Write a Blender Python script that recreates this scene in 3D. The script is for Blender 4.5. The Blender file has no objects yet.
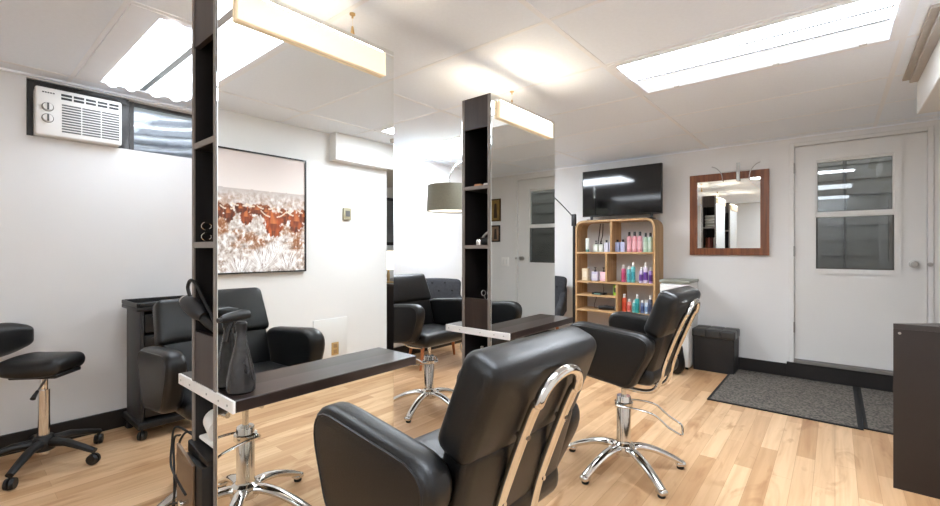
import bpy, bmesh, math, random
from mathutils import Vector, Matrix, noise
random.seed(7)
PI = math.pi
SC = bpy.context.scene
COL = SC.collection

# ------------------------------------------------------------------ materials
def lin(c):
    return tuple(((x/255)/12.92 if x/255 <= .04045 else ((x/255+.055)/1.055)**2.4) for x in c[:3])

def mat(name, rgb, rough=.5, metal=0.0, var=.06, scale=12, bump=0.0, bscale=200, coat=0.0, spec=.5, stretch=None):
    m = bpy.data.materials.new(name); m.use_nodes = True
    nt = m.node_tree; n = nt.nodes; b = n['Principled BSDF']
    c = lin(rgb)
    b.inputs['Roughness'].default_value = rough
    b.inputs['Metallic'].default_value = metal
    b.inputs['Specular IOR Level'].default_value = spec
    b.inputs['Coat Weight'].default_value = coat
    tc = n.new('ShaderNodeTexCoord'); mp = n.new('ShaderNodeMapping')
    nt.links.new(tc.outputs['Object'], mp.inputs['Vector'])
    if stretch: mp.inputs['Scale'].default_value = stretch
    nz = n.new('ShaderNodeTexNoise'); nz.inputs['Scale'].default_value = scale; nz.inputs['Detail'].default_value = 4
    nt.links.new(mp.outputs['Vector'], nz.inputs['Vector'])
    rp = n.new('ShaderNodeValToRGB')
    rp.color_ramp.elements[0].position = .3; rp.color_ramp.elements[1].position = .7
    rp.color_ramp.elements[0].color = (*[x*(1-var) for x in c], 1)
    rp.color_ramp.elements[1].color = (*[min(1, x*(1+var)) for x in c], 1)
    nt.links.new(nz.outputs['Fac'], rp.inputs['Fac'])
    nt.links.new(rp.outputs['Color'], b.inputs['Base Color'])
    if bump:
        n2 = n.new('ShaderNodeTexNoise'); n2.inputs['Scale'].default_value = bscale; n2.inputs['Detail'].default_value = 3
        nt.links.new(mp.outputs['Vector'], n2.inputs['Vector'])
        bp = n.new('ShaderNodeBump'); bp.inputs['Strength'].default_value = bump; bp.inputs['Distance'].default_value = .002
        nt.links.new(n2.outputs['Fac'], bp.inputs['Height'])
        nt.links.new(bp.outputs['Normal'], b.inputs['Normal'])
    return m

def emit(name, rgb, strength):
    m = bpy.data.materials.new(name); m.use_nodes = True
    nt = m.node_tree; b = nt.nodes['Principled BSDF']
    b.inputs['Base Color'].default_value = (*lin(rgb), 1)
    b.inputs['Emission Color'].default_value = (*lin(rgb), 1)
    b.inputs['Emission Strength'].default_value = strength
    return m

def glass(name, rgb=(235, 240, 240), rough=0.0, thin=True):
    m = bpy.data.materials.new(name); m.use_nodes = True
    nt = m.node_tree; n = nt.nodes
    n.remove(n['Principled BSDF'])
    out = n['Material Output']
    tr = n.new('ShaderNodeBsdfTransparent'); tr.inputs['Color'].default_value = (*lin(rgb), 1)
    gl = n.new('ShaderNodeBsdfGlossy'); gl.inputs['Roughness'].default_value = rough
    fr = n.new('ShaderNodeFresnel'); fr.inputs['IOR'].default_value = 1.6
    mx = n.new('ShaderNodeMixShader')
    nt.links.new(fr.outputs[0], mx.inputs[0]); nt.links.new(tr.outputs[0], mx.inputs[1]); nt.links.new(gl.outputs[0], mx.inputs[2])
    nt.links.new(mx.outputs[0], out.inputs['Surface'])
    return m

def floor_mat():
    m = bpy.data.materials.new('maple_planks'); m.use_nodes = True
    nt = m.node_tree; n = nt.nodes; L = nt.links.new; b = n['Principled BSDF']
    tc = n.new('ShaderNodeTexCoord'); mp = n.new('ShaderNodeMapping'); mp.inputs['Rotation'].default_value = (0, 0, PI/2)
    L(tc.outputs['Object'], mp.inputs['Vector'])
    def brick(c1, c2, mort, w, seedoff):
        bk = n.new('ShaderNodeTexBrick')
        bk.inputs['Color1'].default_value = (*c1, 1); bk.inputs['Color2'].default_value = (*c2, 1); bk.inputs['Mortar'].default_value = (*mort, 1)
        bk.inputs['Scale'].default_value = 1; bk.inputs['Mortar Size'].default_value = .0007; bk.inputs['Mortar Smooth'].default_value = .2
        bk.inputs['Brick Width'].default_value = w; bk.inputs['Row Height'].default_value = .083
        bk.offset = .37; bk.offset_frequency = 2; bk.squash = 1.0
        L(mp.outputs['Vector'], bk.inputs['Vector'])
        return bk
    bk = brick(lin((190, 149, 108)), lin((224, 190, 150)), lin((170, 130, 90)), .9, 0)
    # grain noise stretched along the planks
    mg = n.new('ShaderNodeMapping'); mg.inputs['Scale'].default_value = (30, 1.6, 1)
    L(tc.outputs['Object'], mg.inputs['Vector'])
    # random offset per plank row
    g = n.new('ShaderNodeTexNoise'); g.inputs['Scale'].default_value = 1.0; g.inputs['Detail'].default_value = 5; g.inputs['Distortion'].default_value = .6
    L(mg.outputs['Vector'], g.inputs['Vector'])
    r1 = n.new('ShaderNodeValToRGB'); e = r1.color_ramp.elements
    e[0].position = .3; e[0].color = (.80, .72, .64, 1); e[1].position = .6; e[1].color = (1.02, 1.02, 1.02, 1)
    L(g.outputs['Fac'], r1.inputs['Fac'])
    mu = n.new('ShaderNodeMix'); mu.data_type = 'RGBA'; mu.blend_type = 'MULTIPLY'; mu.inputs['Factor'].default_value = .75
    L(bk.outputs['Color'], mu.inputs['A']); L(r1.outputs['Color'], mu.inputs['B'])
    # dark heart / knots
    mk = n.new('ShaderNodeMapping'); mk.inputs['Scale'].default_value = (9, 2.6, 1)
    L(tc.outputs['Object'], mk.inputs['Vector'])
    k = n.new('ShaderNodeTexNoise'); k.inputs['Scale'].default_value = 1; k.inputs['Detail'].default_value = 3; k.inputs['Distortion'].default_value = 1.2
    L(mk.outputs['Vector'], k.inputs['Vector'])
    r2 = n.new('ShaderNodeValToRGB'); e = r2.color_ramp.elements
    e[0].position = .56; e[0].color = (1, 1, 1, 1); e[1].position = .74; e[1].color = (.62, .47, .34, 1)
    L(k.outputs['Fac'], r2.inputs['Fac'])
    m2 = n.new('ShaderNodeMix'); m2.data_type = 'RGBA'; m2.blend_type = 'MULTIPLY'; m2.inputs['Factor'].default_value = .8
    L(mu.outputs['Result'], m2.inputs['A']); L(r2.outputs['Color'], m2.inputs['B'])
    L(m2.outputs['Result'], b.inputs['Base Color'])
    b.inputs['Roughness'].default_value = .36
    b.inputs['Specular IOR Level'].default_value = .35
    return m

def wood(name, c1, c2, rough=.4, axis=1, sc=1.0, spec=.5):
    m = bpy.data.materials.new(name); m.use_nodes = True
    nt = m.node_tree; n = nt.nodes; L = nt.links.new; b = n['Principled BSDF']
    tc = n.new('ShaderNodeTexCoord'); mp = n.new('ShaderNodeMapping')
    s = [40*sc, 40*sc, 40*sc]; s[axis] = 2.5*sc; mp.inputs['Scale'].default_value = s
    L(tc.outputs['Object'], mp.inputs['Vector'])
    g = n.new('ShaderNodeTexNoise'); g.inputs['Scale'].default_value = 1; g.inputs['Detail'].default_value = 5; g.inputs['Distortion'].default_value = .8
    L(mp.outputs['Vector'], g.inputs['Vector'])
    r = n.new('ShaderNodeValToRGB'); e = r.color_ramp.elements
    e[0].position = .32; e[0].color = (*lin(c1), 1); e[1].position = .68; e[1].color = (*lin(c2), 1)
    L(g.outputs['Fac'], r.inputs['Fac']); L(r.outputs['Color'], b.inputs['Base Color'])
    b.inputs['Roughness'].default_value = rough; b.inputs['Specular IOR Level'].default_value = spec
    return m

def mat_rug():
    m = mat('rug_weave', (96, 92, 88), .95, var=.0)
    nt = m.node_tree; n = nt.nodes; L = nt.links.new; b = n['Principled BSDF']
    tc = n.new('ShaderNodeTexCoord'); v = n.new('ShaderNodeTexNoise'); v.inputs['Scale'].default_value = 75; v.inputs['Detail'].default_value = 2
    L(tc.outputs['Object'], v.inputs['Vector'])
    r = n.new('ShaderNodeValToRGB'); e = r.color_ramp.elements
    e[0].position = .38; e[0].color = (*lin((70, 66, 61)), 1); e[1].position = .62; e[1].color = (*lin((122, 115, 106)), 1)
    L(v.outputs['Fac'], r.inputs['Fac']); L(r.outputs['Color'], b.inputs['Base Color'])
    bp = n.new('ShaderNodeBump'); bp.inputs['Strength'].default_value = .6; bp.inputs['Distance'].default_value = .004
    L(v.outputs['Fac'], bp.inputs['Height']); L(bp.outputs['Normal'], b.inputs['Normal'])
    return m

M = {}
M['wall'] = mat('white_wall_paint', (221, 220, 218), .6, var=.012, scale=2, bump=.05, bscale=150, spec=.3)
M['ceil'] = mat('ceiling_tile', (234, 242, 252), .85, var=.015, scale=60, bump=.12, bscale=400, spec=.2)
M['tbar'] = mat('ceiling_grid_metal', (234, 238, 244), .5, var=.01)
M['door'] = mat('white_door_paint', (217, 216, 213), .42, var=.012, scale=3)
M['trimw'] = mat('white_trim_paint', (218, 217, 214), .45, var=.012)
M['base'] = mat('black_baseboard', (26, 22, 21), .5, var=.15)
M['floor'] = floor_mat()
M['leather'] = mat('black_leather', (11, 11, 12), .37, var=.12, scale=30, bump=.25, bscale=420, spec=.5)
M['leather2'] = mat('black_leather_piping', (20, 20, 22), .36, var=.1, scale=30)
M['chrome'] = mat('chrome', (222, 220, 216), .09, 1.0, var=.02)
M['satin'] = mat('brushed_metal', (176, 174, 170), .32, 1.0, var=.05)
M['plastic'] = mat('black_plastic', (18, 18, 19), .42, var=.1)
M['plasticg'] = mat('charcoal_plastic', (38, 38, 40), .45, var=.08)
M['esp'] = wood('espresso_laminate', (38, 29, 26), (54, 43, 38), .30, 1)
M['espz'] = wood('espresso_laminate_upright', (46, 36, 32), (62, 50, 44), .36, 2)
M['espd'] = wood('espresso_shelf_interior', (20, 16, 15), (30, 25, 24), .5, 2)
M['edge'] = mat('laminate_edge_band', (128, 120, 114), .4, var=.05)
M['white'] = mat('white_melamine', (232, 230, 226), .45, var=.01)
M['mirror'] = mat('mirror_silver', (236, 238, 236), .0, 1.0, var=.002)
M['lens'] = emit('fluorescent_lens', (238, 246, 255), 3.9)
M['lens_left'] = emit('fluorescent_lens_soft', (238, 246, 255), 2.4)
M['lens_far'] = emit('fluorescent_lens_bright', (238, 246, 255), 10.5)
M['tube'] = emit('fluorescent_tube', (238, 246, 255), 20.0)
M['lens_dim'] = emit('clear_lens_panel', (240, 244, 250), .22)
M['warm'] = emit('warm_lit_acrylic', (238, 214, 178), .10)
M['warmtop'] = emit('warm_lamp_strip', (255, 236, 210), 24.0)
M['lampw'] = emit('lit_lamp_shade', (255, 240, 214), .7)
M['oak'] = wood('oak_veneer', (174, 136, 92), (200, 166, 122), .5, 0, .7)
M['oakz'] = wood('oak_veneer_upright', (166, 128, 84), (196, 160, 114), .5, 2, .7)
M['walnut'] = wood('red_brown_frame_wood', (92, 47, 20), (134, 77, 38), .42, 2, .8)
M['leg'] = wood('orange_wood_leg', (150, 84, 42), (178, 108, 60), .4, 2)
M['rug'] = mat_rug()
M['rubber'] = mat('black_rubber', (20, 20, 20), .8, var=.1)
M['velvet'] = mat('charcoal_velvet', (42, 43, 47), .85, var=.25, scale=40, bump=.2)
M['glass'] = glass('window_glass')
M['screen'] = mat('tv_screen', (9, 9, 11), .07, var=.05, spec=.6)
M['shade'] = mat('olive_grey_shade', (132, 129, 113), .8, var=.06, scale=80)
M['galv'] = mat('galvanised_steel', (200, 203, 212), .34, .7, var=.12, scale=18)
M['acw'] = mat('appliance_white', (232, 231, 228), .4, var=.01)
M['acg'] = mat('grille_grey', (92, 92, 92), .6, var=.05)  # dark grey of the grille, dial marks, badge and tube divider
M['bag'] = mat('black_plastic_sheet', (38, 36, 35), .3, var=.4, scale=25, bump=.8, bscale=30)
M['brass'] = mat('brass', (206, 176, 128), .3, 1.0, var=.06)
M['brassp'] = mat('brass_cover_plate', (196, 164, 110), .4, .5, var=.06)
M['beige'] = mat('beige_plastic', (168, 160, 132), .5, var=.05)
M['siding'] = mat('grey_siding', (62, 60, 58), .7, var=.08, scale=6)
M['concrete'] = mat('concrete', (120, 118, 114), .9, var=.12, scale=9)
M['paper'] = mat('white_paper', (236, 234, 228), .8, var=.02)
M['card'] = mat('cardboard_core', (160, 128, 88), .8, var=.05)
M['bronze'] = mat('bronze_painted_metal', (128, 108, 88), .35, .6, var=.08)
M['smoke'] = mat('smoked_plastic_bottle', (44, 42, 42), .16, var=.45, scale=22, spec=.6)
M['cord'] = mat('black_cord', (18, 18, 18), .5)
M['green_top'] = mat('grey_green_top', (150, 152, 140), .35, .2, var=.05)
M['linen'] = mat('patterned_linen', (190, 176, 150), .9, var=.35, scale=60)

# ------------------------------------------------------------------ mesh builder
class MB:
    def __init__(self): self.bm = bmesh.new()
    def _merge(self, b2, Mx=None):
        if Mx is not None: bmesh.ops.transform(b2, matrix=Mx, verts=b2.verts[:])
        me = bpy.data.meshes.new('tmp'); b2.to_mesh(me); b2.free()
        self.bm.from_mesh(me); bpy.data.meshes.remove(me)
        return self
    def box(self, a, b, bev=0.0, seg=2, Mx=None):
        b2 = bmesh.new(); bmesh.ops.create_cube(b2, size=1)
        c = [(a[i]+b[i])/2 for i in range(3)]; s = [abs(b[i]-a[i]) for i in range(3)]
        for v in b2.verts: v.co = Vector((c[0]+v.co.x*s[0], c[1]+v.co.y*s[1], c[2]+v.co.z*s[2]))
        if bev > 0:
            bmesh.ops.bevel(b2, geom=b2.edges[:], offset=min(bev, min(s)*.49), segments=seg, profile=.5, affect='EDGES')
        return self._merge(b2, Mx)
    def cushion(self, c, s, r, puff=(0, 0, 0), Mx=None, fn=None, n=6, cn=4):
        h = [x/2 for x in s]; r = min(r, min(h)*.98)
        def samples(hh):
            o = []
            for i in range(cn): o.append(-hh + r*(1-math.cos(PI/2*i/cn))*1.0)
            inn = hh-r
            for i in range(n+1): o.append(-inn + 2*inn*i/n)
            for i in range(cn-1, -1, -1): o.append(hh - r*(1-math.cos(PI/2*i/cn)))
            return o
        S = [samples(x) for x in h]
        b2 = bmesh.new()
        for ax in range(3):
            u, w = (ax+1) % 3, (ax+2) % 3
            for sg in (-1, 1):
                g = []
                for a in S[u]:
                    row = []
                    for b in S[w]:
                        p = [0, 0, 0]; p[ax] = sg*h[ax]; p[u] = a; p[w] = b
                        q = [max(-(h[i]-r), min(h[i]-r, p[i])) for i in range(3)]
                        d = Vector([p[i]-q[i] for i in range(3)])
                        d = d.normalized()*r
                        o = Vector(q)+d
                        ft = [1-(o[i]/h[i])**2 for i in range(3)]
                        for i in range(3):
                            j, k = (i+1) % 3, (i+2) % 3
                            o[i] += puff[i]*max(0, ft[j])*max(0, ft[k])*(o[i]/h[i])
                        row.append(b2.verts.new(o))
                    g.append(row)
                for i in range(len(g)-1):
                    for j in range(len(g[0])-1):
                        f = (g[i][j], g[i+1][j], g[i+1][j+1], g[i][j+1])
                        b2.faces.new(f if sg > 0 else f[::-1])
        bmesh.ops.remove_doubles(b2, verts=b2.verts[:], dist=1e-5)
        bmesh.ops.dissolve_degenerate(b2, dist=1e-6, edges=b2.edges[:])
        if fn:
            for v in b2.verts: v.co = fn(v.co)
        T = Matrix.Translation(Vector(c))
        return self._merge(b2, (Mx @ T) if Mx is not None else T)
    def prism(self, poly, plane, t0, t1, bev=0.0, seg=3, Mx=None):
        # poly: 2-D points; plane 'xz' extrudes along y, 'xy' along z, 'yz' along x
        def P(p, t):
            return Vector((p[0], t, p[1])) if plane == 'xz' else Vector((p[0], p[1], t)) if plane == 'xy' else Vector((t, p[0], p[1]))
        b2 = bmesh.new()
        A = [b2.verts.new(P(p, t0)) for p in poly]; B = [b2.verts.new(P(p, t1)) for p in poly]
        n = len(poly)
        fa = b2.faces.new(A); fb = b2.faces.new(B[::-1])
        for i in range(n): b2.faces.new((A[i], B[i], B[(i+1) % n], A[(i+1) % n]))
        bmesh.ops.recalc_face_normals(b2, faces=b2.faces[:])
        if bev > 0:
            ed = list(set(fa.edges[:]+fb.edges[:]))
            bmesh.ops.bevel(b2, geom=ed, offset=bev, segments=seg, profile=.5, affect='EDGES')
        return self._merge(b2, Mx)
    def ring_prism(self, outer, inner, plane, t0, t1, Mx=None):
        def P(p, t):
            return Vector((p[0], t, p[1])) if plane == 'xz' else Vector((p[0], p[1], t)) if plane == 'xy' else Vector((t, p[0], p[1]))
        b2 = bmesh.new(); n = len(outer)
        v = [[b2.verts.new(P(p, t)) for p in pl] for pl in (outer, inner) for t in (t0, t1)]
        oa, ob, ia, ib = v
        for i in range(n):
            j = (i+1) % n
            b2.faces.new((oa[i], oa[j], ob[j], ob[i])); b2.faces.new((ia[i], ib[i], ib[j], ia[j]))
            b2.faces.new((oa[i], ia[i], ia[j], oa[j])); b2.faces.new((ob[i], ob[j], ib[j], ib[i]))
        bmesh.ops.recalc_face_normals(b2, faces=b2.faces[:])
        return self._merge(b2, Mx)
    def sweep(self, pts, rad, n=10, closed=False, up=(0, 0, 1), cap=True, Mx=None):
        # rad: number, or list of (half width, half height) per point
        b2 = bmesh.new(); P = [Vector(p) for p in pts]; N = len(P); rings = []
        upv = Vector(up); prev = None
        for i, p in enumerate(P):
            a = P[(i-1) % N] if (closed or i > 0) else P[i]; b = P[(i+1) % N] if (closed or i < N-1) else P[i]
            t = (b-a).normalized()
            if prev is None:
                s = t.cross(upv)
                if s.length < 1e-3: s = t.cross(Vector((1, 0, 0)))
            else:
                s = prev - t*prev.dot(t)
                if s.length < 1e-4: s = t.cross(upv)
            s.normalize(); prev = s
            w = s.cross(t).normalized()
            r = rad[i] if isinstance(rad, (list, tuple)) else rad
            rw, rh = r if isinstance(r, (list, tuple)) else (r, r)
            rings.append([b2.verts.new(p + s*rw*math.cos(2*PI*k/n) + w*rh*math.sin(2*PI*k/n)) for k in range(n)])
        for i in range(N if closed else N-1):
            A, B = rings[i], rings[(i+1) % N]
            for k in range(n): b2.faces.new((A[k], A[(k+1) % n], B[(k+1) % n], B[k]))
        if cap and not closed:
            b2.faces.new(rings[0][::-1]); b2.faces.new(rings[-1])
        bmesh.ops.recalc_face_normals(b2, faces=b2.faces[:])
        return self._merge(b2, Mx)
    def cyl(self, p0, p1, r0, r1=None, n=16): return self.sweep([p0, p1], [(r0, r0), (r1 or r0, r1 or r0)], n)
    def lathe(self, prof, c=(0, 0, 0), n=20, Mx=None, sx=1, sy=1, cap=True):
        b2 = bmesh.new(); rings = []
        for r, z in prof:
            if r < 1e-5: rings.append([b2.verts.new((0, 0, z))])
            else: rings.append([b2.verts.new((r*sx*math.cos(2*PI*k/n), r*sy*math.sin(2*PI*k/n), z)) for k in range(n)])
        for A, B in zip(rings, rings[1:]):
            for k in range(n):
                k2 = (k+1) % n
                if len(A) == 1 and len(B) == 1: continue
                if len(A) == 1: b2.faces.new((A[0], B[k], B[k2]))
                elif len(B) == 1: b2.faces.new((A[k], A[k2], B[0]))
                else: b2.faces.new((A[k], A[k2], B[k2], B[k]))
        if cap and len(rings[0]) > 1: b2.faces.new(rings[0][::-1])
        if cap and len(rings[-1]) > 1: b2.faces.new(rings[-1])
        bmesh.ops.recalc_face_normals(b2, faces=b2.faces[:])
        T = Matrix.Translation(Vector(c))
        return self._merge(b2, T @ Mx if Mx is not None else T)

def rpoly(pts, rads, n=6):
    out = []; N = len(pts)
    for i in range(N):
        p = Vector(pts[i]); a = Vector(pts[i-1]); b = Vector(pts[(i+1) % N]); r = rads[i] if isinstance(rads, (list, tuple)) else rads
        if r <= 0: out.append(tuple(p)); continue
        d1 = (a-p).normalized(); d2 = (b-p).normalized()
        ang = d1.angle(d2); tl = r/math.tan(ang/2)
        tl = min(tl, (a-p).length*.49, (b-p).length*.49)
        p1 = p+d1*tl; p2 = p+d2*tl
        for k in range(n+1):
            t = k/n
            out.append(tuple(p1*(1-t)**2 + p*2*t*(1-t) + p2*t*t))
    return out

def crom(pts, n=6, closed=False):
    P = [Vector(p) for p in pts]; N = len(P); out = []
    for i in range(N if closed else N-1):
        p0 = P[(i-1) % N] if (closed or i > 0) else P[0]; p1 = P[i]; p2 = P[(i+1) % N]; p3 = P[(i+2) % N] if (closed or i < N-2) else P[-1]
        for k in range(n):
            t = k/n
            out.append(.5*((2*p1)+(-p0+p2)*t+(2*p0-5*p1+4*p2-p3)*t*t+(-p0+3*p1-3*p2+p3)*t**3))
    if not closed: out.append(P[-1])
    return out

def RZ(a): return Matrix.Rotation(a, 4, 'Z')
def RY(a): return Matrix.Rotation(a, 4, 'Y')
def RX(a): return Matrix.Rotation(a, 4, 'X')
def TR(*p): return Matrix.Translation(Vector(p))

def obj(name, mb, m, parent=None, smooth=35):
    me = bpy.data.meshes.new(name)
    mb.bm.normal_update(); mb.bm.to_mesh(me); mb.bm.free()
    me.materials.append(m if not isinstance(m, str) else M[m])
    me.polygons.foreach_set('use_smooth', [True]*len(me.polygons))
    me.set_sharp_from_angle(angle=math.radians(smooth))
    o = bpy.data.objects.new(name, me); COL.objects.link(o)
    if parent is not None: o.parent = parent
    return o

def thing(name, label, cat, loc=(0, 0, 0), rotz=0, group=None, rot=None):
    o = bpy.data.objects.new(name, None); COL.objects.link(o)
    o.empty_display_size = .05
    o.location = loc; o.rotation_euler = rot if rot else (0, 0, rotz)
    o['label'] = label; o['category'] = cat
    if group: o['group'] = group
    return o

def solo(o, label, cat, group=None, kind=None):
    o['label'] = label; o['category'] = cat
    if group: o['group'] = group
    if kind: o['kind'] = kind
    return o

def struct(name, mb, m, parent=None, label=None, cat=None):
    o = obj(name, mb, m, parent)
    if parent is None:
        o['kind'] = 'structure'
        if label: o['label'] = label
        if cat: o['category'] = cat
    return o

# ------------------------------------------------------------------ room shell
H = 2.15; XL = -3.55; YB = 4.88; XR = .626; YF = -1.36; XA = 1.75; YE = 2.77
mb = MB(); mb.box((XL-.12, YF-.12, -.1), (XA+.12, YB+.12, 0)); struct('floor', mb, 'floor', None, 'pale maple plank floor', 'floor')

# left wall with the high basement window
W0, W1, WZ0, WZ1 = .30, 1.28, 1.80, 2.13
mb = MB()
mb.box((XL-.25, YF-.12, 0), (XL, W0, H+.1)); mb.box((XL-.25, W1, 0), (XL, YB+.12, H+.1))
mb.box((XL-.25, W0, 0), (XL, W1, WZ0)); mb.box((XL-.25, W0, WZ1), (XL, W1, H+.1))
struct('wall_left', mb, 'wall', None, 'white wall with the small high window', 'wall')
# back wall with door opening
D0, D1, DZ0, DZ1 = -.282, .552, .165, 2.065
mb = MB()
mb.box((XL, YB, 0), (D0, YB+.12, H+.1)); mb.box((D1, YB, 0), (XA+.12, YB+.12, H+.1))
mb.box((D0, YB, DZ1), (D1, YB+.12, H+.1)); mb.box((D0, YB, 0), (D1, YB+.12, DZ0-.02))
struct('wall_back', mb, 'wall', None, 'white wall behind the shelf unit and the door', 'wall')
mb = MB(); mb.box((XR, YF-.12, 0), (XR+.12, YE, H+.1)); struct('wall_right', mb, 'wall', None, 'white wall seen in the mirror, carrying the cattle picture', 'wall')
mb = MB(); mb.box((XR+.12, YE-.12, 0), (XA+.12, YE, H+.1)); mb.box((XA, YE, 0), (XA+.12, YB, H+.1))
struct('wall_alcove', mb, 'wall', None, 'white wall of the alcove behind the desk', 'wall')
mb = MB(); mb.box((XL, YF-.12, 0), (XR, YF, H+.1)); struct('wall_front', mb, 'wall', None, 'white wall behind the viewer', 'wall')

# ceiling tiles, with cells left open for the lights
GX = [-3.41, -2.19, -.97, .25, 1.47]; GY = [-1.355+.61*k for k in range(11)]
LIGHTS = [(-3.41, 3), (-.97, 3), (-.97, 6), (-3.41, 7), (-.97, 0)]  # last cell: unseen light added behind the viewer to brighten the room
lc = {(x, k) for x, k in LIGHTS}
xs = [XL]+GX+[XA]; ys = [YF]+GY+[YB]
mb = MB()
for i in range(len(xs)-1):
    for j in range(len(ys)-1):
        if ys[j+1]-ys[j] < .004: continue
        if any(abs(xs[i]-x) < .01 and abs(ys[j]-GY[k]) < .01 for x, k in lc): continue
        mb.box((xs[i], ys[j], H), (xs[i+1], ys[j+1], H+.02))
mb.box((XL-.1, YF-.1, H+.14), (XA+.1, YB+.1, H+.18))
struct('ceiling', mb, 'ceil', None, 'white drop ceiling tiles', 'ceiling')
mb = MB()
for x in GX: mb.box((x-.012, YF, H-.003), (x+.012, YB, H+.001))
for y in GY[1:]: mb.box((XL, y-.010, H-.002), (XA, y+.010, H+.001))
mb.box((XL, YF, H-.012), (XL+.02, YB, H)); mb.box((XL, YB-.012, H-.010), (XA, YB, H))
struct('trim_ceiling', mb, 'tbar', None, 'white metal grid of the drop ceiling', 'trim')

# baseboards
mb = MB(); mb.box((XL, YF, 0), (XL+.014, YB, .115), .003, 1); struct('baseboard_left', mb, 'base', None, 'black baseboard along the left wall', 'baseboard')
mb = MB(); mb.box((XL+.014, YB-.014, 0), (-.335, YB, .115), .003, 1); mb.box((-.335, YB-.03, 0), (.60, YB, .135), .002, 1); mb.box((.60, YB-.014, 0), (XA, YB, .115), .003, 1)
struct('baseboard_back', mb, 'base', None, 'black baseboard and door riser along the far wall', 'baseboard')
mb = MB(); mb.box((XR-.014, YF, 0), (XR, YE, .115), .003, 1); struct('baseboard_right', mb, 'base', None, 'black baseboard under the cattle picture', 'baseboard')

# soffit box by the opening and grey ceiling strip next to it
mb = MB(); mb.box((.372, 2.80, H-.205), (XA, 3.69, H), .004, 1); mb.box((.53, 2.14, H-.235), (XR+.12, 2.80, H), .004, 1); struct('trim_1', mb, 'trimw', None, 'white boxed soffit under the ceiling at right', 'trim')
mb = MB(); mb.box((.305, 2.6, H-.012), (.335, 3.62, H)); mb.box((.335, 2.6, H-.03), (.371, 3.62, H)); struct('trim_2', mb, mat('grey_strip', (170, 165, 158), .6), None, 'grey ceiling strip beside the soffit', 'trim')

# ------------------------------------------------------------------ ceiling lights
LL = ['fluorescent ceiling light with curved lens next to the air conditioner window',
      'fluorescent ceiling light above the nearer salon chair, seen in the near mirror',
      'long twin tube fluorescent ceiling light between the second mirror station and the door',
      'fluorescent ceiling light behind the second station, above the hanging lamp shade',
      'added fluorescent ceiling light, unseen behind the viewer on the side of the cattle picture']
for (x, k), lab in zip(LIGHTS, LL):
    y = GY[k]
    t = thing('ceiling_light', lab, 'ceiling light', (x+.61, y+.305, H), 0, 'fluorescent ceiling lights')
    a, b = .598, .294; fl = .11 if k == 3 and x < -2 else .045
    mb = MB(); mb.ring_prism([(-a, -b), (a, -b), (a, b), (-a, b)], [(-a+.04, -b+fl), (a-.04, -b+fl), (a-.04, b-.03), (-a+.04, b-.03)], 'xy', -.006, .02)
    obj('frame', mb, 'tbar', t)
    mb = MB(); mb.box((-a, -b, .10), (a, b, .11)); mb.box((-a, -b, .0), (a, -b+.01, .1)); mb.box((-a, b-.01, 0), (a, b, .1)); mb.box((-a, -b, 0), (-a+.01, b, .1)); mb.box((a-.01, -b, 0), (a, b, .1))
    obj('reflector', mb, 'white', t)
    if k == 6:
        for yy in (-.17, -.05):
            mb = MB(); mb.sweep([(-.545, yy, .012), (.545, yy, .012)], [(.05, .024)]*2, 16); tb = obj('tube', mb, 'tube', t)
            for sx in (-1, 1):
                mb = MB(); mb.box((sx*.556-.012, yy-.014, .0), (sx*.556+.012, yy+.014, .075), .003, 1); obj('socket', mb, 'satin', tb)
        mb = MB(); mb.box((-a+.05, -.122, -.004), (a-.05, -.100, .06)); mb.box((-a+.05, .006, -.006), (a-.05, .022, .06)); obj('divider', mb, 'acg', t)
        mb = MB(); mb.box((-a+.045, .035, -.004), (a-.045, b-.035, .02)); obj('lens', mb, 'lens_dim', t)
        for xx in (-.4, .1, .45): mb = MB(); mb.box((xx, b-.036, -.009), (xx+.03, b-.028, -.002)); obj('clip', mb, 'satin', t)
    else:
        for yy, wd in (((-.085, .09), (.145, .11)) if fl > .1 else ((-.145, .115), (.145, .115))):
            pts = [(yy-wd, .035)]
            for q in range(13):
                f = q/12; pts.append((yy-wd+2*wd*f, .03-.055*abs(math.sin(2*PI*f))**.7))
            pts.append((yy+wd, .035))
            mb = MB(); mb.prism(pts, 'yz', -.56, .56); obj('lens', mb, 'lens_far' if k == 7 else 'lens_left' if fl > .1 else 'lens', t, 60)
        mb = MB(); yd = .018 if fl > .1 else 0; mb.box((-a+.045, yd-.016, -.004), (a-.045, yd+.016, .05)); obj('divider', mb, 'satin', t)

# ------------------------------------------------------------------ window, well, air conditioner
mb = MB()
ym = .80
for (a, b, c, d) in ((W0, WZ0, W1, WZ0+.012), (W0, WZ1-.018, W1, WZ1)): mb.box((XL-.10, a, b), (XL-.06, c, d))
for y0, y1 in ((W0, W0+.02), (W1-.02, W1), (ym-.012, ym+.012)): mb.box((XL-.10, y0, WZ0), (XL-.055, y1, WZ1))
win = struct('window_1', mb, mat('dark_window_frame', (58, 56, 54), .45), None, 'small high basement window beside the air conditioner', 'window')
mb = MB(); mb.box((XL-.084, ym+.012, WZ0+.01), (XL-.079, W1-.02, WZ1-.018)); struct('pane', mb, 'glass', win)
mb = MB()  # corrugated steel window well outside
prof = []
nn = 60
for i in range(nn+1):
    z = 1.62+.75*i/nn; prof.append((.035*math.sin(z*2*PI/.078), z))
b2 = bmesh.new(); cols = []
for j in range(25):
    th = -PI/2 + PI*j/24
    cols.append([b2.verts.new((XL-.255-(.34+p)*math.cos(th), .79+(.52+p)*math.sin(th), z)) for p, z in prof])
for A, B in zip(cols, cols[1:]):
    for i in range(nn): b2.faces.new((A[i], B[i], B[i+1], A[i+1]))
bmesh.ops.recalc_face_normals(b2, faces=b2.faces[:])
mb._merge(b2)
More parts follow.
